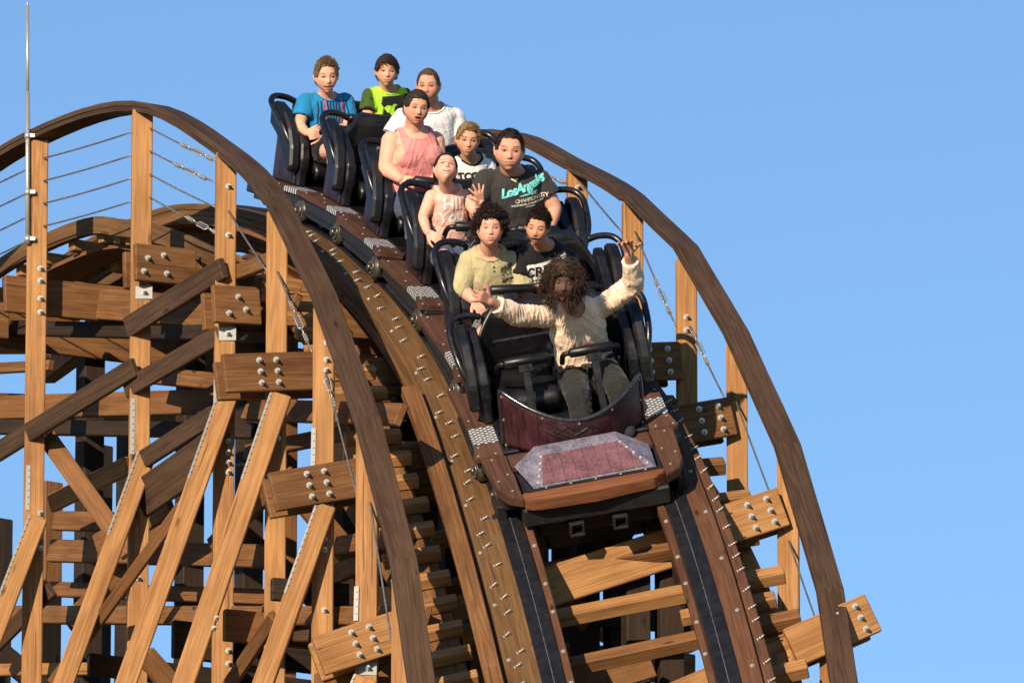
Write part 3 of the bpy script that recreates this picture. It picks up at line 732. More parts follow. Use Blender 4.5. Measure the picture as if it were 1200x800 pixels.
def make_car(F, front=False):
    root = thing('coaster_car', 'x', 'coaster car', mat=F, group='cars of the roller coaster train')
    # chassis
    bm = bmesh.new()
    add_box(bm, -.47, .47, -.50, .46, .06, BZ - .04); add_box(bm, -.40, .40, -.5, .46, -.06, .06)
    add_box(bm, -.60, -.46, -.52, .46, .085, BZ - .036); add_box(bm, .46, .60, -.52, .46, .085, BZ - .036)
    obj('chassis', bm, M_BSTEEL, root, F, bev=.008)
    # wheels: road wheel bogie on each side
    for s in (-1, 1):
        bm = bmesh.new(); add_cyl(bm, (s * .46, .16, .085), (s * .53, .16, .085), .078, n=24); obj('wheel', bm, M_WHEEL, root, F)
        bm = bmesh.new(); x = s * .618; yc, zc = -.42, .075
        add_cyl(bm, (x - s * .05, yc, zc), (x, yc, zc), .072, n=24); add_cyl(bm, (x, yc, zc), (x + s * .006, yc, zc), .072, .064, n=24)
        wl = obj('wheel', bm, M_WHEEL, root, F)
        bm = bmesh.new(); xx = x + s * .006
        add_cyl(bm, (xx, yc, zc), (xx + s * .010, yc, zc), .050, .046, n=20); add_cyl(bm, (xx + s * .01, yc, zc), (xx + s * .032, yc, zc), .022, n=12)
        for a in range(6): add_cyl(bm, (xx + s * .009, yc + .035 * math.cos(a * 1.047), zc + .035 * math.sin(a * 1.047)), (xx + s * .018, yc + .035 * math.cos(a * 1.047), zc + .035 * math.sin(a * 1.047)), .006, n=6)
        obj('hub', bm, M_HUB, wl, F)
        bm = bmesh.new(); add_box(bm, min(s * .50, s * .60), max(s * .50, s * .60), -.49, -.33, .03, .12); add_box(bm, s * .60 - .015, s * .60 + .015, -.30, .30, .06, .09)
        obj('wheel_bracket', bm, M_BSTEEL, root, F, bev=.004)
    # running boards and tread plates
    for s in (-1, 1):
        def P(pts): return [(s * x, y) for x, y in pts]
        deck('running_board', root, F, P([(.455, .455), (.635, .455), (.61, -.105), (.455, -.105)]), M_DECKW)
        if not front or True:
            deck('running_board', root, F, P([(.455, -.335), (.613, -.335), (.64, -.50), (.62, -.515), (.455, -.515)]), M_DECKW)
        bm = bmesh.new(); slab(bm, P([(.455, -.11), (.608, -.11), (.608, -.33), (.455, -.33)]), BZ - .03, BZ + .003)
        obj('tread_plate', bm, M_TREAD, root, F)
        screws(root, F, P3([(s * .58, .42), (s * .52, .2), (s * .585, .0), (s * .59, -.37), (s * .50, -.48), (s * .61, -.48)]))
    # tub: floor, back wall, side walls
    bm = bmesh.new(); add_box(bm, -.455, .455, -.50, .36, BZ - .04, BZ + .01); add_box(bm, -.43, .43, .31, .37, BZ, .56)
    obj('tub', bm, M_GLOSS, root, F, bev=.01)
    for s in (-1, 1):
        x0, x1 = sorted((s * .435, s * .50))
        bm = bmesh.new(); prism(bm, [(.30, BZ), (.34, .62), (.33, .68), (.22, .66), (.02, .56), (-.07, .48), (-.10, .38), (-.09, BZ)], x0, x1)
        sp = obj('side_wall', bm, M_GLOSS, root, F, bev=.012)
        xa, xb = sorted((s * .4995, s * .513))
        bm = bmesh.new(); prism(bm, [(.275, BZ + .015), (.295, .50), (.12, .47), (-.045, .38), (-.055, BZ + .015)], xa, xb)
        obj('side_panel', bm, M_PURP, root, F, bev=.004)
        # shoulder arm: broad moulded arm that rises from the side wall and ends in the grab hoop
        bm = bmesh.new()
        path = [(.40, .34, .725), (.47, .345, .745), (.555, .33, .745), (.605, .27, .715), (.61, .17, .655), (.60, .07, .59), (.575, .0, .51), (.54, -.04, .42)]
        add_tube(bm, catmull([(s * x, y, z) for x, y, z in path], 5), .021, 10)
        obj('grab_bar', bm, M_GLOSS, root, F)
        xa, xb = sorted((s * .503, s * .578)); bm = bmesh.new()
        prism(bm, [(.33, .70), (.26, .725), (.12, .68), (.0, .575), (-.075, .46), (-.105, .33), (-.06, .28), (-.01, .33), (.06, .44), (.17, .53), (.31, .56)], xa, xb)
        obj('arm_rest', bm, M_VINYL, root, F, bev=.016)
        bm = bmesh.new(); add_cyl(bm, (s * .505, .0, .37), (s * .535, .0, .37), .055, .05, n=18); add_cyl(bm, (s * .535, .0, .37), (s * .55, .0, .37), .02, n=10)
        obj('pivot_cover', bm, M_GLOSS, root, F)
    # seats: shared shell with rolled bolsters, one cushion and one back pad per rider
    def back(u, v):
        x = lerp(-.47, .47, u); a = abs(x); k = max(0, (a - .30) / .17)
        ztop = .765 - .20 * k ** 1.5 - .02 * math.exp(-(x / .03) ** 2)
        z = lerp(.36, ztop, v); y = .315 + .10 * (z - .36) - .13 * k ** 1.3 + .012 * math.cos(x * 14)
        if v > .9: y += .018 * ((v - .9) / .1) ** 2
        return (x, y, z), (-.5 * k * (1 if x > 0 else -1), .9, .1)
    bm = bmesh.new(); grid_solid(bm, back, 40, 14, .05); obj('seat_shell', bm, M_VINYL, root, F)
    for s in (-1, 1):
        def pad(u, v, s=s):
            x = s * .205 + lerp(-.185, .185, u); e = max(0, abs(u - .5) * 2 - .72) / .28
            z = lerp(.42, .735 - .03 * e ** 2, v); ev = max(0, abs(v - .5) * 2 - .85) / .15
            y = .30 + .10 * (z - .36) + .028 * max(e, ev) ** 2
            return (x, y, z), (0, 1, 0)
        bm = bmesh.new(); grid_solid(bm, pad, 18, 16, .03); bk = obj('backrest', bm, M_VINYL, root, F)
        def cush(u, v, s=s):
            x = s * .205 + lerp(-.19, .19, u); e = max(0, abs(u - .5) * 2 - .6) / .4; y = lerp(-.13, .32, v); ev = max(0, .18 - v) / .18
            return (x, y, .375 - .02 * e ** 2 - .05 * ev ** 2 - .03 * v + .02 * e), (0, 0, -1)
        bm = bmesh.new(); grid_solid(bm, cush, 16, 12, .07); obj('seat', bm, M_VINYL, root, F)
    bm = bmesh.new(); prism(bm, [(.3, BZ), (.3, .50), (-.02, .44), (-.10, .36), (-.11, BZ)], -.018, .018); obj('divider', bm, M_GLOSS, root, F, bev=.008)
    # lap bars
    for s in (-1, 1):
        cx = s * .205
        bm = bmesh.new()
        add_tube(bm, catmull([(cx - .175, -.02, .50), (cx - .172, -.07, .575), (cx - .14, -.10, .60), (cx, -.11, .605), (cx + .14, -.10, .60), (cx + .172, -.07, .575), (cx + .175, -.02, .50)], 5), .017, 10)
        add_tube(bm, [(cx - .14, -.11, .605), (cx - .13, -.115, .608), (cx + .13, -.115, .608), (cx + .14, -.11, .605)], [.018, .032, .032, .018], 12)
        lb = obj('lap_bar', bm, M_VINYL, root, F)
        bm = bmesh.new(); p0 = Vector((cx + s * .01, -.13, .59)); p1 = Vector((cx + s * .015, -.36, BZ + .01))
        X, Y, Z = axes(p1 - p0, Vector((0, -1, .5))); b2 = frame(p0, X, Y, Z); L = (p1 - p0).length
        add_box(bm, 0, L, -.024, .024, -.012, .012); add_box(bm, -.01, .05, -.045, .045, -.016, .016)
        obj('lap_bar_post', bm, M_GLOSS, lb, F @ b2, bev=.004)
    if front:
        # curved shield with a sagging top edge
        def topz(u): return lerp(.255, .40, abs(2 * u - 1) ** 1.7) - .045 * u
        def sh(u, v):
            x = lerp(-.43, .435, u); a = 2 * u - 1; y = -.66 + .24 * abs(a) ** 2.2 - .0 * v
            z = lerp(BZ + .005, BZ + topz(u), v)
            return (x, y - .03 * v, z), (0, 1, 0)
        bm = bmesh.new(); grid_solid(bm, sh, 48, 10, .022); shd = obj('front_shield', bm, M_MAROON, root, F)
        bm = bmesh.new(); pts = [Vector(sh(i / 48, 1)[0]) + Vector((0, .008, .004)) for i in range(49)]
        pts = [Vector(sh(0, v / 6)[0]) + Vector((-.004, .008, 0)) for v in range(6)] + pts + [Vector(sh(1, 1 - v / 6)[0]) + Vector((.004, .008, 0)) for v in range(1, 7)]
        add_tube(bm, pts, .0135, 8); obj('shield_trim', bm, M_CHROME, shd, F)
        # carved scratches crossing the shield
        bm = bmesh.new()
        for (u0, v0, u1, v1) in ((.25, .80, .50, .22), (.30, .22, .44, .78), (.36, .86, .55, .30), (.22, .45, .40, .16), (.42, .20, .62, .70), (.27, .60, .38, .30), (.50, .80, .66, .35), (.30, .50, .45, .20), (.57, .85, .60, .25), (.12, .9, .14, .15)):
            pts = []
            for i in range(9):
                t = i / 8; p, _ = sh(lerp(u0, u1, t), min(.93, .34 + .72 * lerp(v0, v1, t))); pts.append(Vector(p) + Vector((0, .001, 0)) )
            add_tube(bm, pts, [.001 + .0055 * math.sin(math.pi * i / 8) for i in range(9)], 6)
        obj('carved_scratch', bm, M_RUB, shd, F)
        screws(shd, F, [Vector(sh(u, v)[0]) + Vector((0, -.001, 0)) for u, v in ((.006, .04), (.006, .5), (.006, .92), (.5, .93), (.25, .93), (.75, .93), (.994, .04), (.994, .5), (.994, .92))], rot=90)
        # faceted nose box
        z0 = BZ + .004; yb, yf = -.70, -1.03
        A = [(-.43, yb, z0), (.415, yb, z0), (.405, yf + .02, z0), (-.365, yf - .0, z0)]
        T_ = [(-.29, yb + .02, z0 + .105), (.22, yb + .02, z0 + .115), (.205, yb - .045, z0 + .112), (-.265, yb - .045, z0 + .100)]
        bm = bmesh.new(); a = [bm.verts.new(p) for p in A]; t = [bm.verts.new(p) for p in T_]
        bm.faces.new(a); bm.faces.new(t)
        for i in range(4): bm.faces.new((a[i], a[(i + 1) % 4], t[(i + 1) % 4], t[i]))
        ns = obj('nose_box', bm, M_NOSE, root, F, bev=.004)
        Af, Bf, Tf, Sf = Vector(A[3]), Vector(A[2]), Vector(T_[2]), Vector(T_[3])
        nrm = (Bf - Af).cross(Sf - Af).normalized()
        if nrm.y > 0: nrm = -nrm
        def q(u, v): return lerp(lerp(Af, Bf, u), lerp(Sf, Tf, u), v)
        bm = bmesh.new()
        quad = [q(.075, .07), q(.93, .07), q(.965, .86), q(.035, .86)]
        f0 = [bm.verts.new(p + nrm * .001) for p in quad]; f1 = [bm.verts.new(p + nrm * .005) for p in quad]
        bm.faces.new(f1); bm.faces.new(f0)
        for i in range(4): bm.faces.new((f0[i], f0[(i + 1) % 4], f1[(i + 1) % 4], f1[i]))
        obj('nose_panel', bm, M_PINKW, ns, F)
        screws(ns, F, [q(.1 + .2 * i, -.015) + Vector((0, -.012, .004)) for i in range(5)])
        screws(ns, F, [q(.03 + e * .94, .15 + .17 * i) + nrm * .001 for i in range(5) for e in (0, 1)], r=.005, rot=35)
        bm = bmesh.new(); slab(bm, [(-.41, yf - .03), (.43, yf - .005), (.44, yb - .03), (.43, yb - .05), (.415, yf + .018), (-.375, yf - .003), (-.435, yb - .04), (-.44, yb)], BZ + .001, BZ + .007); obj('nose_flange', bm, M_BSTEEL, ns, F)
        # timber surround of the nose
        deck('front_board', root, F, [(-.44, -1.05), (.44, -1.03), (.44, -1.08), (.36, -1.14), (.0, -1.175), (-.36, -1.17), (-.44, -1.14)], M_DECKO, 'x', BZ - .075, BZ)
        for s in (-1, 1):
            deck('front_board', root, F, [(s * .445, -.52), (s * .60, -.52), (s * .575, -.94), (s * .535, -1.06), (s * .443, -1.13), (s * .443, -.80), (s * .455, -.72)], M_DECKW, 'y', BZ - .06, BZ)
            screws(root, F, [(s * .54, -.56, BZ), (s * .55, -.85, BZ), (s * .49, -1.0, BZ), (s * .48, -.78, BZ)])
        deck('front_board', root, F, [(-.44, -.525), (.44, -.525), (.44, -.70), (-.44, -.70)], M_DECKW, 'x')
        # bumper, underframe and lamp housings
        bm = bmesh.new()
        add_box(bm, -.455, .455, -1.13, -.5, .0, BZ - .077); add_box(bm, -.555, .555, -.98, -.5, .06, BZ - .062); add_box(bm, -.36, .36, -1.02, -.5, -.14, .0); add_box(bm, -.30, .30, -.9, -.45, -.30, -.14)
        obj('bumper', bm, M_BSTEEL, root, F, bev=.012)
        for x in (-.14, .13):
            bm = bmesh.new()
            for a, b_, c, d in ((-.045, .045, .03, .045), (-.045, .045, -.045, -.03), (-.045, -.03, -.03, .03), (.03, .045, -.03, .03)):
                add_box(bm, x + a, x + b_, -1.15, -1.06, c - .06, d - .06)
            obj('tow_socket', bm, M_BSTEEL, root, F, bev=.002)
        for s in (-1, 1):
            bm = bmesh.new(); add_cyl(bm, (s * .46, -.80, .09), (s * .55, -.80, .09), .088, n=24); wl = obj('wheel', bm, M_WHEEL, root, F)
            bm = bmesh.new(); add_cyl(bm, (s * .55, -.80, .09), (s * .58, -.80, .09), .05, n=16); add_cyl(bm, (s * .58, -.80, .09), (s * .60, -.80, .09), .02, n=16); obj('hub', bm, M_HUB, wl, F)
            bm = bmesh.new(); add_box(bm, s * .56 - .03, s * .56 + .03, -.95, -.70, -.12, .08); add_box(bm, s * .5 - .03, s * .5 + .12, -.85, -.78, -.2, -.10); add_cyl(bm, (s * .57, -.87, -.02), (s * .57, -.87, -.09), .05, n=16)
            obj('wheel_bracket', bm, M_BSTEEL, root, F, bev=.004)
    return root
def P3(pts): return [(x, y, BZ) for x, y in pts]
PLATE_S = [4.40, 3.46, 2.49, 1.47, .53, -.33]
CARS = []; CF = []
for i, ps in enumerate(PLATE_S):
    F = at_s(s_of(0) + ps - .22)
    if i == 0: F = F @ Matrix.Rotation(R(-4.5), 4, 'Y')
    CF.append(F)
labs = ['front car with a curved maroon shield and a faceted lilac and pink nose', 'second car, carrying the curly haired boy and the laughing boy',
        'third car, carrying the HI YOU girl and the man in the dark grey T-shirt', 'fourth car, carrying the woman in pink and the boy in the black collared shirt',
        'fifth car with an empty seat beside the man in the white T-shirt', 'rearmost car, carrying the boys in blue and lime green shirts']
def copy_tree(o, parent, M):
    c = o.copy(); COL.objects.link(c); c.parent = parent; WM[c] = M @ WM[o]
    if parent is None: c.matrix_basis = WM[c]
    for ch in [x for x in CHILD.get(o, ())]: copy_tree(ch, c, M)
    return c
front = make_car(CF[0], True); front['label'] = labs[0]
proto = make_car(CF[1]); proto['label'] = labs[1]
CHILD = {}
for o in bpy.data.objects:
    if o.parent: CHILD.setdefault(o.parent, []).append(o)
CARS = [front, proto]
for i in range(2, 6):
    c = copy_tree(proto, None, CF[i] @ CF[1].inverted()); c['label'] = labs[i]; CARS.append(c)
# ---------------------------------------------------------------- people
def J(F, px, py, yl):
    """point of the car frame F seen at bearing (px, py), at seat depth yl"""
    d = (FW + RT * ((px - 600) / FPX) + UP * ((400 - py) / FPX))
    Fi = F.inverted(); o = Fi @ C0; dd = Fi.to_3x3() @ d
    return o + dd * ((yl - o.y) / dd.y)
def ico(bm, c, r, sub=3, M=None):
    rr = Vector((r, r, r)) if not hasattr(r, '__len__') else Vector(r)
    g = bmesh.ops.create_icosphere(bm, subdivisions=sub, radius=1.0)
    for v in g['verts']:
        p = Vector((v.co.x * rr.x, v.co.y * rr.y, v.co.z * rr.z))
        v.co = (M @ p if M is not None else p) + Vector(c)
def capsule(bm, p0, r0, p1, r1, ends=(True, True)):
    p0 = Vector(p0); p1 = Vector(p1)
    if (p1 - p0).length < 1e-5: return
    add_cyl(bm, p0, p1, r0, r1, n=16)
    if ends[0]: ico(bm, p0, r0 * .995, 2)
    if ends[1]: ico(bm, p1, r1 * .995, 2)
def loft(bm, rings, n=28):
    """rings: (centre, X, Y, rx, ry)"""
    R_ = []
    for c, X, Y, rx, ry in rings:
        R_.append([bm.verts.new(c + X * (rx * math.copysign(abs(math.cos(a)) ** .85, math.cos(a))) + Y * (ry * math.copysign(abs(math.sin(a)) ** .9, math.sin(a)))) for a in [2 * math.pi * i / n for i in range(n)]])
    for A, B in zip(R_[:-1], R_[1:]):
        for i in range(n): bm.faces.new((A[i], A[(i + 1) % n], B[(i + 1) % n], B[i]))
    bm.faces.new(R_[0][::-1]); bm.faces.new(R_[-1])
def remesh(bm, voxel, smooth=3, fac=.5):
    bmesh.ops.recalc_face_normals(bm, faces=bm.faces)
    me = bpy.data.meshes.new('tmp'); bm.to_mesh(me); bm.free()
    o = bpy.data.objects.new('tmp', me); COL.objects.link(o)
    m = o.modifiers.new('r', 'REMESH'); m.mode = 'VOXEL'; m.voxel_size = voxel; m.adaptivity = 0
    if smooth: s = o.modifiers.new('s', 'SMOOTH'); s.iterations = smooth; s.factor = fac
    dg_ = bpy.context.evaluated_depsgraph_get(); ev = o.evaluated_get(dg_); me2 = ev.to_mesh()
    b = bmesh.new(); b.from_mesh(me2); ev.to_mesh_clear()
    bpy.data.objects.remove(o, do_unlink=True); bpy.data.meshes.remove(me)
    return b
def G(x, s): return math.exp(-(x / s) ** 2)
def sstep(a, b, x):
    t = max(0, min(1, (x - a) / (b - a))); return t * t * (3 - 2 * t)
def head_pt(v, hs):
    """unit direction -> point of the head (face towards -y, chin at z -.115)"""
    x, y, z = v; o = hs.get('open', 0); fat = hs.get('fat', 0)
    px, py, pz = x * .0765 * hs.get('wd', 1), y * .096, z * .118
    low = sstep(.05, 1.0, -z)
    px *= 1 - (.42 - .20 * fat) * sstep(.25, 1.0, -z); px *= 1 + .03 * sstep(-.2, .4, -z) + .06 * fat * sstep(-.1, .5, -z)
    if y < 0:
        py += -.012 * low; py *= 1 - .10 * sstep(.5, 1, -y) * (1 - low)
    else: py *= 1 - .45 * low
    if z < -.55: pz *= 1 - .03 * sstep(-.55, -1, z)
    f = sstep(.05, .45, -y)
    d = 0
    t = (pz + .036) / .05
    if -.05 < pz < .03:
        prof_ = sstep(0, 1, 1 - max(0, min(1, (pz + .028) / .052))) if pz > -.028 else sstep(-.046, -.032, pz)
        d += .018 * prof_ * G(px, .0085 + .006 * sstep(.0, -.03, pz))
    for s in (-1, 1):
        d -= .0095 * G(px - s * .031, .017) * G(pz - .006, .012)
        d += .004 * G(px - s * .028, .022) * G(pz - .028, .008)
        d += .004 * G(px - s * .045, .02) * G(pz + .025, .02)
        d += .004 * G(px - s * .030, .012) * G(pz - .004, .0055)
    zm = -.060 - .008 * o
    d += .006 * G(px, .024) * (G(pz - zm - .007 - .007 * o, .005) + G(pz - zm + .007 + .009 * o, .005))
    d -= (.003 + .011 * o) * G(px, .017 + .005 * hs.get('smile', 0)) * G(pz - zm, .0035 + .012 * o)
    d -= .004 * G(px, .03) * G(pz + .083 + .006 * o, .007)
    d += .006 * G(px, .02) * G(pz + .101, .012)
    py -= d * f
    return Vector((px, py, pz))
def scalp(v, hs):
    """True where hair grows"""
    x, y, z = v; hl = hs.get('hairline', .52) + .05
    a = math.atan2(abs(x), -y)          # 0 at the face, pi at the back
    lim = hl if a < .65 else lerp(hl, .02, sstep(.65, 1.05, a)) if a < 1.25 else lerp(.02, -.52, sstep(1.35, 2.1, a))
    return z > lim + .05 * noise.noise(Vector((x * 5, y * 5, z * 5)))
def hand(bm, w, D, Nn, side, curl=.6, spread=.12, k=1.0, thumb=.5):
    D = Vector(D).normalized(); Nn = (Vector(Nn) - D * Vector(Nn).dot(D)).normalized(); S = D.cross(Nn) * side
    w = Vector(w)
    for i in range(4):
        o0 = S * (.013 - .0085 * i) * k; o1 = S * (.030 - .0195 * i) * k
        kn = w + o1 + D * (.088 - .004 * abs(i - 1)) * k + Nn * .003 * k
        capsule(bm, w + o0, .0145 * k, kn, .0115 * k)
        L = [.074, .083, .077, .060][i] * k; a = 0; p = kn
        dirn = (D + S * (1.5 - i) * spread).normalized()
        c = curl[i] if hasattr(curl, '__len__') else curl * (1 + .12 * math.sin(i * 2.1))
        rr = .0100 * k
        for sgm, fr in enumerate((.44, .32, .24)):
            a += c * (.75, 1.0, .7)[sgm]
            q = p + (dirn * math.cos(a) - Nn * math.sin(a)) * L * fr; capsule(bm, p, rr, q, rr * .92); p = q; rr *= .9
    t0 = w + S * .016 * k + D * .018 * k; t1 = t0 + (S * .75 + D * .62 - Nn * .25 * (1 - thumb)).normalized() * .045 * k
    t2 = t1 + (S * (thumb) + D * .9 - Nn * .35 * (1 - thumb)).normalized() * .034 * k; t3 = t2 + (S * (thumb - .25) + D * .9 - Nn * .35).normalized() * .026 * k
    capsule(bm, t0, .016 * k, t1, .0125 * k); capsule(bm, t1, .0122 * k, t2, .0108 * k); capsule(bm, t2, .0105 * k, t3, .009 * k)
def skin_mat(name, base, rough=.5):
    m, n, b = newmat(name, .58, base=base, spec=.22)
    at = N(n, 'ShaderNodeAttribute', attribute_name='tint'); tc = N(n, 'ShaderNodeTexCoord')
    f = noise_tex(n, tc.outputs['Object'], 22, 5, .6)
    c = mix(n, 1.0, at.outputs['Color'], ramp(n, f, [(.3, (.90, .84, .82)), (.7, (1.05, 1.02, 1.0))]), 'MULTIPLY')
    n.links.new(c, b.inputs['Base Color'])
    b.inputs['Subsurface Weight'].default_value = .08; b.inputs['Subsurface Radius'].default_value = (.02, .008, .004)
    return m
M_SKIN = skin_mat('skin', (.6, .35, .25))
def cloth(name, base, fn=None, rough=.85, weave=900):
    m, n, b = newmat(name, rough, base=base, spec=.15)
    tc = N(n, 'ShaderNodeTexCoord'); o = tc.outputs['Object']
    f = noise_tex(n, o, 9, 5, .6); c = ramp(n, f, [(.3, tuple(x * .82 for x in base)), (.7, tuple(min(1, x * 1.06) for x in base))])
    if fn: c = fn(n, o, c)
    n.links.new(c, b.inputs['Base Color'])
    mp = N(n, 'ShaderNodeMapping'); n.links.new(o, mp.inputs[0]); mp.inputs['Scale'].default_value = (7, 7, 16); mp.inputs['Rotation'].default_value = (0, .5, 0)
    w1 = noise_tex(n, mp.outputs[0], 1, 2, .45, 1.0); bump(n, b, w1, .35, .02)
    b.inputs['Sheen Weight'].default_value = .1
    return m
def sep(n, o):
    s = N(n, 'ShaderNodeSeparateXYZ'); n.links.new(o, s.inputs[0]); return s.outputs
def band(n, x, a, b_, soft=.002):
    r = N(n, 'ShaderNodeMapRange'); r.interpolation_type = 'SMOOTHSTEP'; n.links.new(x, r.inputs[0]); r.inputs[1].default_value = a - soft; r.inputs[2].default_value = a + soft
    q = N(n, 'ShaderNodeMapRange'); q.interpolation_type = 'SMOOTHSTEP'; n.links.new(x, q.inputs[0]); q.inputs[1].default_value = b_ - soft; q.inputs[2].default_value = b_ + soft; q.inputs[3].default_value = 1; q.inputs[4].default_value = 0
    return mul(n, r.outputs[0], q.outputs[0])
def f_blue(n, o, c):
    X, Y, Z = sep(n, o)
    fr = mul(n, mul(n, X, 46), 1, 'FRACT'); st = ramp(n, fr, [(.50, (0, 0, 0)), (.56, (1, 1, 1)), (.94, (1, 1, 1)), (1, (0, 0, 0))])
    reg = mul(n, band(n, X, -.10, .14, .004), band(n, Z, -.36, -.045, .010)); front = band(n, Y, -.5, .02)
    mpn = N(n, 'ShaderNodeMapping'); n.links.new(o, mpn.inputs[0]); mpn.inputs['Scale'].default_value = (20, 1, 7); gap = ramp(n, noise_tex(n, mpn.outputs[0], 1, 1), [(.40, (0, 0, 0)), (.46, (1, 1, 1))])
    c = mix(n, mul(n, mul(n, st, reg), front), c, (.015, .02, .05))
    pk = mul(n, mul(n, N_add(n, band(n, X, -.052, -.036), band(n, X, .075, .092)), band(n, Z, -.32, -.04, .01)), front)
    return mix(n, pk, c, (.55, .10, .16))
def N_add(n, a, b): return mul(n, a, b, 'ADD')
def f_green(n, o, c):
    v = N(n, 'ShaderNodeTexVoronoi', distance='MANHATTAN'); v.inputs['Scale'].default_value = 15
    mp = N(n, 'ShaderNodeMapping'); n.links.new(o, mp.inputs[0]); mp.inputs['Rotation'].default_value = (0, .6, 0); mp.inputs['Scale'].default_value = (1, .2, 1); n.links.new(mp.outputs[0], v.inputs['Vector'])
    X, Y, Z = sep(n, o); s = N(n, 'ShaderNodeSeparateColor'); n.links.new(v.outputs['Color'], s.inputs[0])
    k = ramp(n, s.outputs[0], [(.50, (0, 0, 0)), (.52, (1, 1, 1))])
    low = band(n, Z, -.8, -.10, .01)
    blk = mul(n, k, band(n, Z, -.8, -.055, .004), 'MULTIPLY')
    sh = mul(n, ramp(n, mul(n, X, 1, 'ABSOLUTE'), [(.125, (0, 0, 0)), (.135, (1, 1, 1))]), .9)
    return mix(n, mul(n, blk, sh, 'MAXIMUM'), c, (.012, .014, .012))
def f_wolf(n, o, c):
    f = noise_tex(n, o, 7, 6, .7, .6); g = noise_tex(n, o, 4.2, 3, .5)
    c = mix(n, ramp(n, f, [(.56, (0, 0, 0)), (.72, (.8, .8, .8))]), c, (.26, .14, .085))
    X, Y, Z = sep(n, o)
    red = mul(n, mul(n, band(n, X, -.02, .07, .03), band(n, Z, -.30, -.22, .02)), ramp(n, noise_tex(n, o, 30, 3), [(.4, (0, 0, 0)), (.6, (.7, .7, .7))]))
    return mix(n, red, c, (.55, .18, .15))
def f_jean(n, o, c):
    f = noise_tex(n, o, 60, 4, .7); return mix(n, ramp(n, f, [(.4, (0, 0, 0)), (.7, (.5, .5, .5))]), c, (.034, .031, .029))
def f_henley(n, o, c):
    X, Y, Z = sep(n, o)
    reg = mul(n, mul(n, band(n, X, .045, .125, .002), band(n, Z, -.205, -.085, .002)), band(n, Y, -.5, 0.02))
    v = noise_tex(n, o, 75, 2, .5); k = ramp(n, v, [(.44, (1, 1, 1)), (.5, (0, 0, 0))])
    c = mix(n, mul(n, mul(n, reg, k), .85), c, (.04, .045, .03))
    st = mul(n, ramp(n, noise_tex(n, o, 12, 5, .7), [(.55, (0, 0, 0)), (.68, (.5, .5, .5))]), band(n, X, .0, .2, .02))
    return mix(n, st, c, (.20, .19, .10))
def f_ring(n, o, c):
    return c
MC = dict(blue=cloth('blue_striped_jersey', (.015, .21, .43), f_blue), green=cloth('lime_jersey', (.42, .78, .04), f_green), white=cloth('white_cotton', (.78, .77, .76)),
    pink=cloth('pink_knit', (.74, .27, .26)), girl=cloth('pale_pink_cotton', (.86, .50, .42)), ringer=cloth('white_cotton_ringer', (.76, .74, .71)), grey=cloth('charcoal_cotton', (.042, .038, .038)),
    henley=cloth('khaki_cotton', (.46, .40, .22), f_henley), black=cloth('black_cotton', (.012, .012, .014)), wolf=cloth('dirty_linen', (.90, .68, .51), f_wolf),
    jean=cloth('dark_denim', (.020, .019, .019), f_jean), shorts=cloth('grey_shorts', (.16, .16, .17)), dark=cloth('black_shorts', (.014, .014, .016)), denim=cloth('blue_denim', (.06, .09, .16), f_jean))
PLAINC = dict(blue=cloth('blue_rib', (.015, .21, .43)), green=cloth('lime_rib', (.42, .78, .04)), henley=cloth('khaki_rib', (.46, .40, .22)))
def ink(name, c): return newmat(name, .8, base=c, spec=.1)[0]
INK = dict(cyan=ink('cyan_print', (.22, .72, .70)), tan=ink('tan_print', (.55, .48, .36)), white=ink('white_print', (.80, .76, .72)), black=ink('black_print', (.02, .02, .022)), red=ink('red_print', (.42, .03, .05)), yellow=ink('yellow_print', (.75, .68, .35)))
def hair_mat(name, c1, c2):
    m, n, b = newmat(name, .65, base=c1, spec=.25); tc = N(n, 'ShaderNodeTexCoord')
    n.links.new(ramp(n, noise_tex(n, tc.outputs['Object'], 60, 4, .6), [(.35, c1), (.65, c2)]), b.inputs['Base Color']); return m
HM = dict(blond=hair_mat('light_brown_hair', (.09, .055, .025), (.20, .13, .065)), dark=hair_mat('dark_brown_hair', (.014, .010, .008), (.035, .022, .016)), brown=hair_mat('brown_hair', (.045, .026, .014), (.10, .06, .032)),
    fair=hair_mat('fair_hair', (.12, .072, .03), (.26, .165, .075)), wolf=hair_mat('matted_brown_hair', (.022, .012, .008), (.085, .05, .032)), curl=hair_mat('black_curly_hair', (.012, .008, .007), (.040, .022, .016)))
M_SHOE = ink('shoe_leather', (.03, .03, .032))

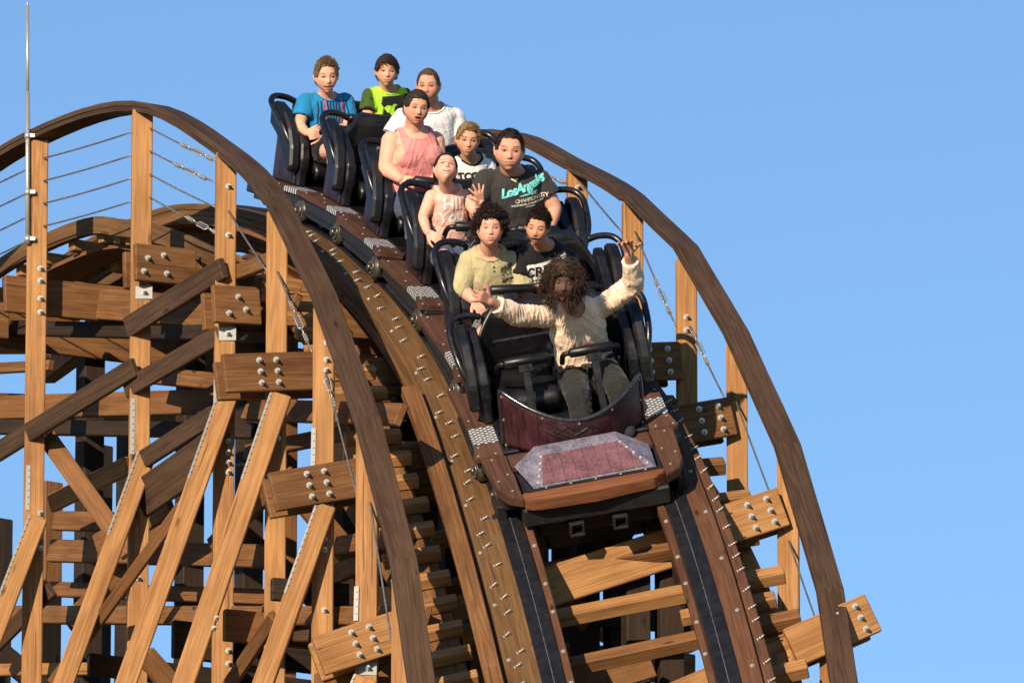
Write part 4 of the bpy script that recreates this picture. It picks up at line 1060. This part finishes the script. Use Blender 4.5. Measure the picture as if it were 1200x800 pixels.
def text_bm(txt, size, shear=0, bold=0, space=1.0):
    c = bpy.data.curves.new('t', 'FONT'); c.body = txt; c.size = size; c.shear = shear; c.align_x = 'CENTER'; c.align_y = 'CENTER'; c.offset = bold; c.space_character = space; c.resolution_u = 4
    o = bpy.data.objects.new('t', c); COL.objects.link(o)
    ev = o.evaluated_get(bpy.context.evaluated_depsgraph_get()); me = ev.to_mesh(); b = bmesh.new(); b.from_mesh(me); ev.to_mesh_clear()
    bpy.data.objects.remove(o, do_unlink=True); bpy.data.curves.remove(c)
    return b
def refine(b, mx):
    for _ in range(5):
        es = [e for e in b.edges if e.calc_length() > mx]
        if not es: break
        bmesh.ops.subdivide_edges(b, edges=es, cuts=1); bmesh.ops.triangulate(b, faces=[f for f in b.faces if len(f.verts) > 3])
def decal(name, b2, at, rot, shirt, tree, mat, off=.0035, mx=.012):
    """wrap a flat print (x right, y up) onto the front of the shirt"""
    b2.normal_update(); bmesh.ops.triangulate(b2, faces=b2.faces[:]); refine(b2, mx)
    M = Matrix.Rotation(rot, 2)
    dead = []
    for v in b2.verts:
        q = M @ Vector((v.co.x, v.co.y)); x, z = at[0] + q.x, at[1] + q.y
        h = tree.ray_cast(Vector((x, -.6, z)), Vector((0, 1, 0)))
        if h[0] is None or h[0].y > .06: dead.append(v); v.co = (x, .1, z)
        else: v.co = h[0] + Vector((0, -off, 0))
    bmesh.ops.delete(b2, geom=dead, context='VERTS')
    if not b2.faces: b2.free(); return None
    return obj(name, b2, mat, shirt, WM[shirt])
def rect_bm(w_, h_):
    b = bmesh.new(); b.faces.new([b.verts.new(p) for p in ((-w_ / 2, -h_ / 2, 0), (w_ / 2, -h_ / 2, 0), (w_ / 2, h_ / 2, 0), (-w_ / 2, h_ / 2, 0))]); return b
def strip_bm(pts, ws):
    b = bmesh.new(); L = []
    for i, p in enumerate(pts):
        p = Vector((*p, 0)); d = (Vector((*pts[min(i + 1, len(pts) - 1)], 0)) - Vector((*pts[max(i - 1, 0)], 0))).normalized(); s = Vector((-d.y, d.x, 0)) * ws[i] / 2
        L.append((b.verts.new(p + s), b.verts.new(p - s)))
    for a, c in zip(L[:-1], L[1:]): b.faces.new((a[0], a[1], c[1], c[0]))
    return b

from mathutils.bvhtree import BVHTree
VOX = .0048
def person(row, sp):
    F = CF[row]; Fi = F.inverted(); g = sp.get('g', 1.0); k = sp.get('k', 1.0); rs = random.Random(sp['seed'])
    P = lambda key: J(F, *sp[key])
    hip, nk, sa, sb_ = P('hip'), P('neck'), P('sa'), P('sb')
    ea, wa, eb, wb = P('ea'), P('wa'), P('eb'), P('wb'); hd = P('head')
    root = thing('person', sp['label'], 'person', mat=F @ Matrix.Translation(hip), group=None)
    Z = (nk - hip).normalized(); X = (sb_ - sa); sd = X.length / 2; X = (X - Z * X.dot(Z)).normalized(); Y = Z.cross(X)
    TFl = frame(nk, X, Y, Z); TF = F @ TFl
    # head frame: starts facing the viewer's side of the hill, then turned
    A = Fi.to_3x3(); yw, pt_, rl = [R(a) for a in sp.get('turn', (0, 0, 0))]
    base = Matrix((RT, FW, UP)).transposed()
    rot = A @ base @ Matrix.Rotation(yw, 3, 'Z') @ Matrix.Rotation(pt_, 3, 'X') @ Matrix.Rotation(rl, 3, 'Y')
    HS = sp['hs']; hk = sp.get('hk', 1.0) * 1.0
    HF = Matrix.Translation(hd) @ rot.to_4x4() @ Matrix.Scale(hk, 4)
    # --- body
    L = (nk - hip).length
    def torso_rings(inf, t0=-.16, t1=1.0, sh=True):
        prof_ = [(-.16, .13, .09, 0), (-.08, .165, .118, 0), (.04, .172, .125, 0), (.22, .158, .120, 0), (.42, .152, .115, 0), (.60, .163, .118, 0), (.74, sd * .93 / g ** .6, .115, 0), (.84, sd * 1.0 / g ** .6, .100, .004), (.92, sd * .78 / g ** .6, .080, .008), (.97, .095, .066, .008), (1.0, .066, .060, .0)]
        out = []
        for t, w_, d_, yo in prof_:
            if t < t0 - 1e-6 or t > t1 + 1e-6: continue
            gg = g if t < .7 else g ** .6
            out.append((hip + Z * L * t + Y * (yo + .02 * math.sin(max(0, t) * 3.1)), X, Y, (w_ * gg * (k if t < .7 else 1)) + inf, d_ * g * k + inf))
        return out
    bm = bmesh.new(); loft(bm, torso_rings(0))
    nkr = .056 * k * (1 + .3 * (g - 1)) * sp.get('neckr', 1)
    hb = HF @ Vector((0, .018, -.055)); capsule(bm, nk - Z * .04, nkr * 1.12, hb, nkr * .93)
    ra = .052 * k * g ** .7
    for s_, e_, w_ in ((sa, ea, wa), (sb_, eb, wb)):
        ico(bm, s_, ra * 1.10, 3); capsule(bm, s_, ra * 1.08, lerp(s_, e_, .45), ra * .98); capsule(bm, lerp(s_, e_, .45), ra * .98, e_, ra * .80)
        capsule(bm, e_, ra * .80, lerp(e_, w_, .3), ra * .84); capsule(bm, lerp(e_, w_, .3), ra * .84, w_, ra * .56)
        capsule(bm, nk - Z * .06 * k + (s_ - nk) * .25, .052 * k, s_, ra * 1.05)
    if sp.get('bust'):
        for s in (-1, 1): ico(bm, hip + Z * L * .66 + X * s * .078 - Y * .088, (.080, .055, .080), 3)
    # legs
    legs = []
    for s in (-1, 1):
        h0 = hip + X * s * .088 * k + Z * 0 + Vector((0, -.02, -.01)); kz = sp.get('knee', (.40, .055))
        kn = Vector((h0.x + s * .035, h0.y - kz[0] * k, h0.z + kz[1])); an = Vector((kn.x + s * .005, kn.y - .10, BZ + .07)); an.y = max(an.y, -.47)
        kn.y = max(kn.y, -.36)
        legs.append((h0, kn, an))
        capsule(bm, h0, .085 * k * g ** .7, kn, .060 * k * g ** .5); capsule(bm, kn, .058 * k, lerp(kn, an, .35), .056 * k); capsule(bm, lerp(kn, an, .35), .056 * k, an, .040 * k)
        capsule(bm, an, .038 * k, an + Vector((0, -.07, -.03)), .032 * k)
    for key, w_, e_, side in (('ha', wa, ea, 1), ('hb', wb, eb, -1)):
        h = sp.get(key) or dict(d=(w_ - e_).normalized() + Vector((0, -.3, -.4)), n=(0, -.5, 1), curl=.5)
        if 'to' in h: D = J(F, *h['to']) - w_
        else: D = Vector(h['d'])
        nn = Vector(h.get('n', (0, -1, .3)))
        if h.get('cam'): nn = A @ (-FW) * h['cam'] + A @ RT * .2
        hand(bm, w_, D, nn, side * h.get('flip', 1), h.get('curl', .45), h.get('spread', .12), sp.get('hand', .92 * k + .04), h.get('thumb', .5))
    g_ = bmesh.ops.create_icosphere(bm, subdivisions=6, radius=1.0)
    for v in g_['verts']: v.co = HF @ head_pt(v.co.normalized(), HS)
    for s in (-1, 1):
        Me = HF.to_3x3() @ Matrix.Rotation(s * .35, 3, 'Z'); ico(bm, HF @ Vector((s * .079, .012, -.004)), (.007, .017, .030), 3, Me); ico(bm, HF @ Vector((s * .082, .016, .010)), (.006, .017, .016), 2, Me)
    b = remesh(bm, VOX, 2, .45)
    HFi = HF.inverted(); tone = Vector(sp.get('skin', (.68, .36, .24))); face = Vector(sp.get('face', tone)); lipc = Vector(sp.get('lip', (.50, .22, .18))); brow = Vector(sp.get('brow', (.06, .035, .02)))
    # eyeballs
    for s in (-1, 1): ico(b, HF @ Vector((s * .031, -.0700, .0055)), Vector((.0115, .0115, .0115)) * hk, 3)
    cl = b.verts.layers.float_color.new('tint'); o_ = HS.get('open', 0); zm = -.060 - .008 * o_; sq = HS.get('squint', .5)
    for v in b.verts:
        q = HFi @ v.co; c = tone.copy()
        if abs(q.x) < .11 and -.14 < q.z < .14 and abs(q.y) < .14:
            c = lerp(tone, face, sstep(-.135, -.10, q.z))
            if q.y < -.03:
                ck = G(abs(q.x) - .042, .02) * G(q.z + .025, .022); c = Vector((c.x, c.y * (1 - .16 * ck), c.z * (1 - .18 * ck)))
                lw = .022 + .007 * HS.get('smile', 0) + .002 * o_; dz = q.z - zm - (q.x / .02) ** 2 * .0035 * HS.get('smile', 0)
                if abs(q.x) < lw + .008:
                    if o_ > .1:
                        r_ = (q.x / lw) ** 2 + (dz / (.003 + .0165 * o_)) ** 2
                        if r_ < 1:
                            c = Vector((.06, .014, .012))
                            if HS.get('teeth', 1) and dz > .25 * (.003 + .0165 * o_): c = Vector((.55, .50, .43))
                            elif dz < -.45 * (.003 + .0165 * o_): c = Vector((.32, .09, .08))
                        elif (q.x / (lw + .005)) ** 2 + (dz / (.0075 + .0175 * o_)) ** 2 < 1.1: c = lerp(c, lipc, .65)
                    else:
                        if abs(dz) < .0016 and abs(q.x) < lw: c = Vector((.20, .07, .055))
                        elif (q.x / (lw + .002)) ** 2 + (dz / .0085) ** 2 < 1: c = lerp(c, lipc, .55)
                for s in (-1, 1):
                    dx = q.x - s * .031; t = dx * s
                    if abs(q.z - .0275 - .002 * math.cos(t * 60)) < .0034 and -.016 < t < .020: c = lerp(c, brow, .7)
                    e = (dx / .0140) ** 2 + ((q.z - .0060) / (.0024 + .0042 * sq)) ** 2
                    if q.y < -.055:
                        if e < 1: c = Vector((.17, .12, .10)) if abs(dx - .001) > .0056 else Vector((.03, .022, .018))
                        elif e < 2.6 and q.z > .0060: c = lerp(c, Vector((.10, .05, .035)), .7)
                        elif e < 1.7: c = lerp(c, Vector((.22, .11, .08)), .5)
                        elif e < 6: c = lerp(c, Vector((c.x * .80, c.y * .72, c.z * .70)), .6)
                    if (dx + s * .024) ** 2 + (q.z + .036) ** 2 < .0042 ** 2: c = c * .35
                if HS.get('stubble') and q.z < -.035: c = lerp(c, Vector((.22, .14, .10)), HS['stubble'] * sstep(-.03, -.06, q.z))
        v[cl] = (c.x, c.y, c.z, 1)
    body = obj('body', b, M_SKIN, root, F, smooth=True)
    # --- shirt
    sl_ = sp.get('sleeve', .5); inf = .011
    bm = bmesh.new(); rg = torso_rings(inf, -.08); loft(bm, rg)
    if sp.get('bust'):
        for s in (-1, 1): ico(bm, hip + Z * L * .66 + X * s * .074 - Y * .092, (.092, .062, .090), 3)
    for s_, e_, w_ in ((sa, ea, wa), (sb_, eb, wb)):
        capsule(bm, nk - Z * .06 * k + (s_ - nk) * .25, .052 * k + inf, s_, ra * 1.08 + inf)
        if sl_ <= 0: continue
        rr = ra * 1.08 + inf
        ico(bm, s_, rr, 3); loose = sp.get('loose', .012)
        if sl_ <= 1: capsule(bm, s_, rr, lerp(s_, e_, sl_), rr + loose * .6, (True, False))
        else:
            capsule(bm, s_, rr, e_, ra * .86 + inf + loose); capsule(bm, e_, ra * .86 + inf + loose, lerp(e_, w_, sl_ - 1), ra * .66 + inf + loose * .8, (True, False))
    b = remesh(bm, .0065 if sl_ > 0 else .0048, 7, .6); b.normal_update()
    TFi = TFl.inverted(); kill = []
    scoop = sp.get('scoop', (.085, .045))
    for v in b.verts:
        q = TFi @ v.co
        n1 = noise.noise(Vector((q.x * 9 + sp['seed'], q.y * 9, q.z * 15))); n2 = noise.noise(Vector((q.x * 22, q.y * 22 + sp['seed'], q.z * 34 + q.x * 18)))
        arm_ = sstep(sd * .8, sd * 1.2, abs(q.x)); n3_ = noise.noise(Vector((q.x * (10 + 22 * arm_), q.y * 10, q.z * 12 + abs(q.x) * 26 + sp['seed'] * 3)))
        v.co += v.normal * (.005 * n1 + .0035 * (1 - min(1, abs(n3_) * 4)) - .0015) * sp.get('wrk', 1)
        rad = (q.x / scoop[0]) ** 2
        if q.y < .02 and rad < 1 and q.z > -scoop[1] * (1 - rad) ** .5 - .005: kill.append(v)
        elif q.z > -.012 and abs(q.x) < .10 and rad < 1.1: kill.append(v)
        elif sl_ <= 0 and abs(q.x) > sd * sp.get('strap', .80) and q.z > -.20 and (abs(q.x) - sd * sp.get('strap', .8)) > (-.12 - q.z) * .5: kill.append(v)
    bmesh.ops.delete(b, geom=kill, context='VERTS')
    b.transform(TFi)
    tree = BVHTree.FromBMesh(b)
    shirt = obj(sp.get('top', 't_shirt'), b, MC[sp['cloth']], root, TF, smooth=True)
    if sl_ > 0:
        bm = bmesh.new(); pts = []
        for i in range(40):
            a = 2 * math.pi * i / 40; x = scoop[0] * .97 * math.cos(a); z = -scoop[1] * max(0, math.sin(a)) ** .5 * 1.0 - .006 if math.sin(a) > 0 else -.012
            h = tree.find_nearest(Vector((x, -.09 * math.sin(a), z)))
            pts.append(h[0])
        add_tube(bm, pts, .0075 if sp.get('collar') else .0068, 6, closed=True); obj('collar', bm, MC[sp.get('collar', sp['cloth'])] if sp.get('collar') or sp['cloth'] not in PLAINC else PLAINC[sp['cloth']], shirt, TF)
    # --- trousers or shorts
    bm = bmesh.new(); tr = sp.get('trousers', 'dark'); full = sp.get('full', True)
    loft(bm, torso_rings(.010, -.16, .22)[:4])
    for h0, kn, an in legs:
        if full: capsule(bm, h0, .085 * k * g ** .7 + .011, kn, .060 * k * g ** .5 + .013); capsule(bm, kn, .074 * k, an, .062 * k, (True, False))
        else: capsule(bm, h0, .085 * k * g ** .7 + .012, lerp(h0, kn, .66), .070 * k * g ** .5 + .022, (True, False))
    b = remesh(bm, .008, 2, .5); b.normal_update()
    for v in b.verts:
        n2 = noise.noise(v.co * 24); v.co += v.normal * .005 * (1 - abs(n2) * 3)
    obj('trousers' if full else 'shorts', b, MC[tr], root, F, smooth=True)
    for h0, kn, an in legs:
        bm = bmesh.new(); f0 = an + Vector((0, .03, -.045)); capsule(bm, f0, .042 * k, an + Vector((0, -.13 * k, -.05)), .040 * k); capsule(bm, an, .046 * k, f0, .042 * k)
        obj('shoe', bm, M_SHOE, root, F, smooth=True)
    # --- hair
    st = sp['hair']; hm = HM[sp['hairc']]; hb_ = bmesh.new()
    g_ = bmesh.ops.create_icosphere(hb_, subdivisions=5, radius=1.0); kill = []
    for v in list(hb_.verts):
        d = v.co.normalized()
        if not scalp(d, HS): kill.append(v); continue
        th = st['cap'] * sstep(0, .35, d.z + .15 + .4 * max(0, d.y)) + .002
        q = head_pt(d, {}); q += d * (th + .35 * th * noise.noise(d * 7)); v.co = HF @ q
    bmesh.ops.delete(hb_, geom=kill, context='VERTS')
    import itertools
    def strand(p, path, r0):
        """three sided tapered lock"""
        prev = None; pts = [p] + path; n_ = len(pts); rings = []
        for i, q in enumerate(pts):
            t = (pts[min(i + 1, n_ - 1)] - pts[max(i - 1, 0)]).normalized(); a = t.orthogonal().normalized(); c = t.cross(a); r = r0 * (1 - i / n_) + .0003
            rings.append([hb_.verts.new(q + a * r * math.cos(u) + c * r * math.sin(u)) for u in (0, 2.09, 4.19)])
        for A_, B_ in zip(rings[:-1], rings[1:]):
            for j in range(3): hb_.faces.new((A_[j], A_[(j + 1) % 3], B_[(j + 1) % 3], B_[j])).smooth = True
    cnt = 0; H3 = HF.to_3x3()
    while cnt < st['n']:
        d = Vector((rs.gauss(0, 1), rs.gauss(0, 1), rs.gauss(0, 1))).normalized()
        if not scalp(d, HS): continue
        cnt += 1; p = head_pt(d, {}) + d * st['cap'] * .5; Lh = st['len'] * rs.uniform(.6, 1.2) * (1 if d.z > .25 else st.get('sides', .5))
        comb = Vector(st.get('comb', (0, .4, .2))); path = []; q = p.copy(); jt = st.get('jit', .16)
        if st.get('part'): comb = Vector(((comb.x if d.x > -.15 else -comb.x * .8), comb.y, comb.z))
        dr = (d * st.get('lift', .8) + comb + Vector((rs.gauss(0, jt), rs.gauss(0, jt), rs.gauss(0, jt)))).normalized()
        ph = rs.uniform(0, 6.28); nseg = st.get('seg', 4); fall = Vector(st.get('fall', (0, 0, -.1)))
        e1 = dr.orthogonal().normalized(); e2 = dr.cross(e1)
        for i in range(nseg):
            dr = (dr + fall / nseg * 2).normalized(); q = q + dr * Lh / nseg
            cr = st.get('curl', 0); off_ = (e1 * math.cos(ph + i * 1.5) + e2 * math.sin(ph + i * 1.5)) * cr
            qq = q + off_
            if st.get('part') and qq.y < .0 and abs(qq.x) < .072 and qq.z < .050: qq = Vector((.068 * (1 if d.x > -.1 else -1) + rs.gauss(0, .006), max(qq.y, -.085), qq.z))
            dd = qq.length
            mn = head_pt(qq.normalized(), {}).length + .003
            if dd < mn: qq = qq.normalized() * mn
            path.append(HF @ qq)
        strand(HF @ p, path, st.get('r', .0022))
    if st.get('beard'):
        for i in range(st['beard']):
            a = rs.uniform(-1.5, 1.5); zz = rs.uniform(-.95, -.28); d = Vector((math.sin(a), -math.cos(a), zz * 1.25)).normalized(); p = head_pt(d, HS)
            if abs(p.x) < .027 and -.030 < p.z - zm < .024: continue
            if abs(a) > 1.05 or p.z < -.062 or (abs(p.z + .047) < .010 and abs(p.x) < .034) or rs.random() < .15:
                dr = (d * .5 + Vector((p.x * 3 + rs.gauss(0, .25), -.1 + rs.gauss(0, .2), -1.0))).normalized(); q = p.copy(); path = []; Lh = rs.uniform(.03, .10 if p.z < -.07 or abs(a) > 1.0 else .03)
                for j in range(4): dr = (dr + Vector((rs.gauss(0, .15), .05, -.1))).normalized(); q = q + dr * Lh / 4; path.append(HF @ q)
                strand(HF @ p, path, .0022)
    if st.get('bun'):
        ico(hb_, HF @ Vector((0, .115, .055)), (.034, .032, .034), 3)
    obj('hair', hb_, hm, root, F, smooth=True, autos=1)
    return root, shirt, tree, TF

PEOPLE = []
short = dict(cap=.008, n=2000, len=.020, comb=(.15, -.45, .35), lift=.25, sides=.45, r=.0016, jit=.10)
specs = [
 (5, dict(seed=1, label='grinning boy in the blue striped jersey, rearmost car', head=(382, 90, .06), neck=(382, 109, .12), sa=(358, 119, .13), sb=(405, 119, .14), hip=(380, 176, .12),
    ea=(351, 148, .06), wa=(360, 156, -.02), eb=(408, 150, .04), wb=(378, 157, -.06), ha=dict(to=(372, 152, -.05), cam=1, curl=1.2, thumb=.3), hb=dict(to=(366, 158, -.07), cam=1, curl=1.2), k=.86, hk=.97,
    turn=(12, 6, -3), hs=dict(open=.5, smile=1, hairline=.56, wd=.95), cloth='blue', top='jersey', sleeve=.62, hair=dict(short, len=.028, comb=(.3, -.4, .9), lift=.25, n=2200), hairc='blond', trousers='dark', full=False, skin=(.70, .38, .26), scoop=(.07, .03))),
 (5, dict(seed=2, label='dark-haired boy in the lime green and black jersey, rearmost car', head=(453, 84, .06), neck=(454, 101, .12), sa=(434, 113, .13), sb=(474, 113, .14), hip=(456, 176, .12),
    ea=(430, 142, .08), wa=(438, 165, -.05), eb=(478, 142, .08), wb=(470, 166, -.05), k=.84, hk=.90, turn=(6, 2, 2), hs=dict(open=.22, hairline=.42, wd=.95), cloth='green', top='jersey', sleeve=.6,
    hair=dict(cap=.013, n=2000, len=.036, comb=(.25, -.7, .0), lift=.25, fall=(.1, -.2, -.5), sides=.5, r=.0019, jit=.08), hairc='dark', trousers='dark', scoop=(.07, .03))),
 (4, dict(seed=3, label='man in the plain white T-shirt sitting behind the woman in pink', head=(502, 101, .06), neck=(503, 121, .12), sa=(473, 138, .13), sb=(532, 138, .14), hip=(506, 206, .12),
    ea=(452, 172, .08), wa=(462, 196, -.05), eb=(540, 174, .08), wb=(526, 198, -.06), k=1.0, g=1.05, hk=.95, turn=(-8, 4, 0), hs=dict(open=0, fat=.4, hairline=.60, stubble=.25), cloth='white', sleeve=.62,
    hair=dict(short, cap=.004, n=500, len=.010), hairc='brown', trousers='denim', skin=(.58, .30, .205), neckr=1.1)),
 (3, dict(seed=4, label='open-mouthed woman in a pink sleeveless top, dark hair tied back', head=(488, 127, .05), neck=(486, 150, .11), sa=(459, 166, .13), sb=(509, 166, .14), hip=(486, 236, .12),
    ea=(452, 197, .06), wa=(468, 209, -.03), eb=(514, 196, .08), wb=(509, 216, -.05), ha=dict(to=(484, 214, -.09), cam=1, curl=.7, spread=.05), k=.96, g=1.36, hk=.94, turn=(14, 4, 6), hs=dict(open=.5, fat=.7, hairline=.50, teeth=0, wd=1.03), lip=(.55, .16, .14), cloth='pink', top='vest_top', sleeve=0, scoop=(.078, .040), strap=.80, bust=1,
    hair=dict(cap=.012, n=1800, len=.045, comb=(0, 1.3, .1), lift=.08, sides=1.0, r=.0016, bun=1, jit=.06), hairc='dark', trousers='denim', skin=(.74, .41, .30), face=(.64, .32, .225))),
 (3, dict(seed=5, label='frowning boy in a white T-shirt with a black collar', head=(548, 164, .04), neck=(551, 182, .11), sa=(532, 196, .12), sb=(571, 196, .13), hip=(553, 250, .12),
    ea=(528, 222, .06), wa=(538, 240, -.05), eb=(576, 222, .08), wb=(566, 242, -.05), k=.84, hk=.94, turn=(6, 8, 4), hs=dict(open=0, hairline=.58, wd=.97), cloth='ringer', sleeve=.6, collar='black', scoop=(.065, .032),
    hair=dict(short, len=.028, comb=(.6, -.6, .1), lift=.15, n=2200), hairc='fair', trousers='dark', skin=(.62, .33, .215))),
 (2, dict(seed=6, label='girl in a pale pink sleeveless top reading HI! YOU, head thrown back', head=(522, 199, .05), neck=(525, 218, .10), sa=(506, 231, .12), sb=(545, 230, .13), hip=(524, 292, .12),
    ea=(495, 256, .05), wa=(501, 272, -.04), eb=(560, 252, .00), wb=(564, 237, -.06), ha=dict(to=(512, 279, -.09), cam=1, curl=.5), hb=dict(to=(559, 219, -.08), cam=1, curl=.12, spread=.35, thumb=.9), k=.84, g=.98, hk=.90, turn=(10, -32, 8),
    hs=dict(open=.2, smile=1, hairline=.58), cloth='girl', top='vest_top', sleeve=0, scoop=(.065, .028), strap=.80, hair=dict(cap=.008, n=1500, len=.035, comb=(0, 1.3, .0), lift=.08, sides=1.0, r=.0016, bun=1, jit=.06), hairc='dark', trousers='denim', full=False, skin=(.74, .41, .30))),
 (2, dict(seed=7, label='man in a dark grey T-shirt printed Los Angeles', head=(597, 177, .05), neck=(600, 197, .12), sa=(569, 212, .13), sb=(633, 212, .14), hip=(605, 288, .12),
    ea=(556, 244, .10), wa=(566, 268, -.03), eb=(650, 244, .06), wb=(640, 277, -.05), k=1.06, g=1.1, hk=1.14, turn=(2, 4, 3), hs=dict(open=0, fat=.5, smile=.3, hairline=.55, stubble=.2), cloth='grey', sleeve=.58, scoop=(.075, .030),
    hair=dict(short, cap=.006, len=.018, n=2000, comb=(0, -.7, .35)), hairc='dark', trousers='denim', skin=(.64, .335, .23), neckr=1.1)),
 (1, dict(seed=8, label='boy with a mop of black curls in a khaki henley shirt', head=(574, 268, .04), neck=(572, 291, .11), sa=(550, 307, .12), sb=(600, 307, .13), hip=(576, 374, .12),
    ea=(540, 338, .04), wa=(556, 352, -.06), eb=(612, 332, .04), wb=(604, 344, -.05), hb=dict(to=(598, 360, -.10), cam=1, curl=.45, spread=.06), k=.93, g=1.22, hk=.97, turn=(4, 0, 0), hs=dict(open=0, fat=1, hairline=.48, squint=.2),
    cloth='henley', top='henley_shirt', sleeve=1.35, scoop=(.07, .04), hair=dict(cap=.016, n=700, len=.058, lift=1.2, comb=(0, 0, .1), sides=.8, curl=.011, seg=8, r=.0048, jit=.3), hairc='curl', trousers='shorts', full=False, skin=(.70, .38, .275))),
 (1, dict(seed=9, label='laughing boy in a black shirt with a white and red chest print', head=(630, 266, .02), neck=(636, 284, .10), sa=(613, 302, .12), sb=(666, 304, .14), hip=(643, 372, .12),
    ea=(609, 333, .02), wa=(614, 344, -.06), eb=(676, 338, .08), wb=(662, 356, -.05), ha=dict(to=(627, 352, -.12), cam=1, curl=.7), k=.92, hk=.93, turn=(-10, 14, 8), hs=dict(open=.9, smile=1, hairline=.52, squint=.1, wd=.95), cloth='black', sleeve=.7, scoop=(.07, .03),
    hair=dict(cap=.010, n=2200, len=.034, comb=(.3, -.4, .8), lift=.25, sides=.25, r=.0018, jit=.1), hairc='dark', trousers='dark', skin=(.66, .33, .21))),
 (0, dict(seed=10, label='wild long-haired bearded man in a dirty cream shirt, arms flung wide', head=(659, 330, -.10), neck=(672, 355, .05), sa=(648, 370, .08), sb=(705, 360, .10), hip=(687, 432, .12),
    ea=(607, 370, -.05), wa=(574, 353, -.16), eb=(743, 332, .02), wb=(737, 298, -.06), ha=dict(to=(548, 338, -.22), cam=1, curl=(.25, 1.0, 1.0, .15), spread=.40, thumb=1.0, flip=1), hb=dict(to=(731, 276, -.10), cam=-1, curl=(.35, .5, .6, .4), spread=.26, thumb=1.0, flip=1), k=1.04, hk=1.08,
    turn=(6, 10, 4), hs=dict(open=1.0, hairline=.33, fat=.2, squint=.2, teeth=0), cloth='wolf', top='shirt', sleeve=1.78, loose=.012, wrk=1.5, scoop=(.055, .055), neckr=.95,
    hair=dict(cap=.010, n=4200, len=.115, lift=.25, comb=(.35, .35, -.2), fall=(.30, .15, -1.3), sides=1.0, curl=.005, seg=8, r=.0022, beard=1500, part=1, jit=.38), hairc='wolf', trousers='jean', knee=(.40, .06),
    skin=(.48, .26, .19), face=(.115, .068, .048), lip=(.60, .20, .16), brow=(.02, .012, .01))),
]
for row, sp in specs: PEOPLE.append(person(row, sp))
# --- prints
def pr(i, name, b2, at, rot, ink_, off=.0035): return decal(name, b2, at, rot, PEOPLE[i][1], PEOPLE[i][2], INK[ink_], off)
# girl
pr(5, 'print', text_bm('HI!', .105, 0, .003), (.005, -.095), -.03, 'white'); pr(5, 'print', text_bm('You', .105, .1, .003), (-.005, -.180), .05, 'white')
# man in dark grey
pr(6, 'print', text_bm('LosAngeles', .080, .35, .0028, .86), (.035, -.100), .20, 'cyan')
pr(6, 'print', strip_bm([(-.03 + .018 * i, .0) for i in range(8)], [.004, .012, .014, .014, .013, .011, .008, .004]), (.03, -.148), .12, 'cyan')
pr(6, 'print', strip_bm([(-.10, 0), (-.12, .006), (-.125, .016), (-.11, .02), (-.095, .012)], [.004, .006, .006, .006, .004]), (.05, -.145), 0, 'cyan')
pr(6, 'print', text_bm('REAL', .018, 0, .001), (.10, -.150), .03, 'tan'); pr(6, 'print', text_bm('CHAMPION CITY', .034, 0, .0015, .86), (.085, -.180), .03, 'tan')
pr(6, 'print', text_bm('THE ORIGINAL ATHLETIC DEPT', .016, 0, .0006), (.055, -.208), .02, 'white'); pr(6, 'print', text_bm('CALIFORNIA', .012, 0, .0004), (.07, -.226), .02, 'white')
b2 = bmesh.new(); b2.faces.new([b2.verts.new(p) for p in ((-.028, 0, 0), (0, -.022, 0), (.028, 0, 0), (0, .022, 0))]); pr(6, 'print', b2, (-.012, -.040), .1, 'yellow')
# boy in the ringer shirt
pr(4, 'print', text_bm('TCOAST', .062, 0, .003), (.01, -.115), 0, 'black')
# laughing boy
pr(8, 'print', rect_bm(.27, .125), (.0, -.150), .10, 'white'); pr(8, 'print', text_bm('CREW', .085, .15, .003), (-.035, -.145), .10, 'black', .006)
pr(8, 'print', rect_bm(.20, .006), (-.01, -.196), .10, 'black', .006)
for i, (h_, z_) in enumerate(((.010, -.222), (.010, -.240), (.028, -.268))): pr(8, 'print', rect_bm(.26, h_), (.0, z_), .10, 'red')
for i, z_ in enumerate((-.2315, -.25)): pr(8, 'print', rect_bm(.26, .008), (.0, z_), .10, 'white')
# henley placket and buttons
for z_ in (-.05, -.078, -.106): 
    b2 = bmesh.new(); bmesh.ops.create_circle(b2, cap_ends=True, radius=.006, segments=10); pr(7, 'button', b2, (.0, z_), 0, 'black')
pr(7, 'print', text_bm('COLLEGE', .022, 0, .001), (.088, -.105), 0, 'black'); pr(7, 'print', text_bm('NEW 84', .022, 0, .001), (.088, -.180), 0, 'black')
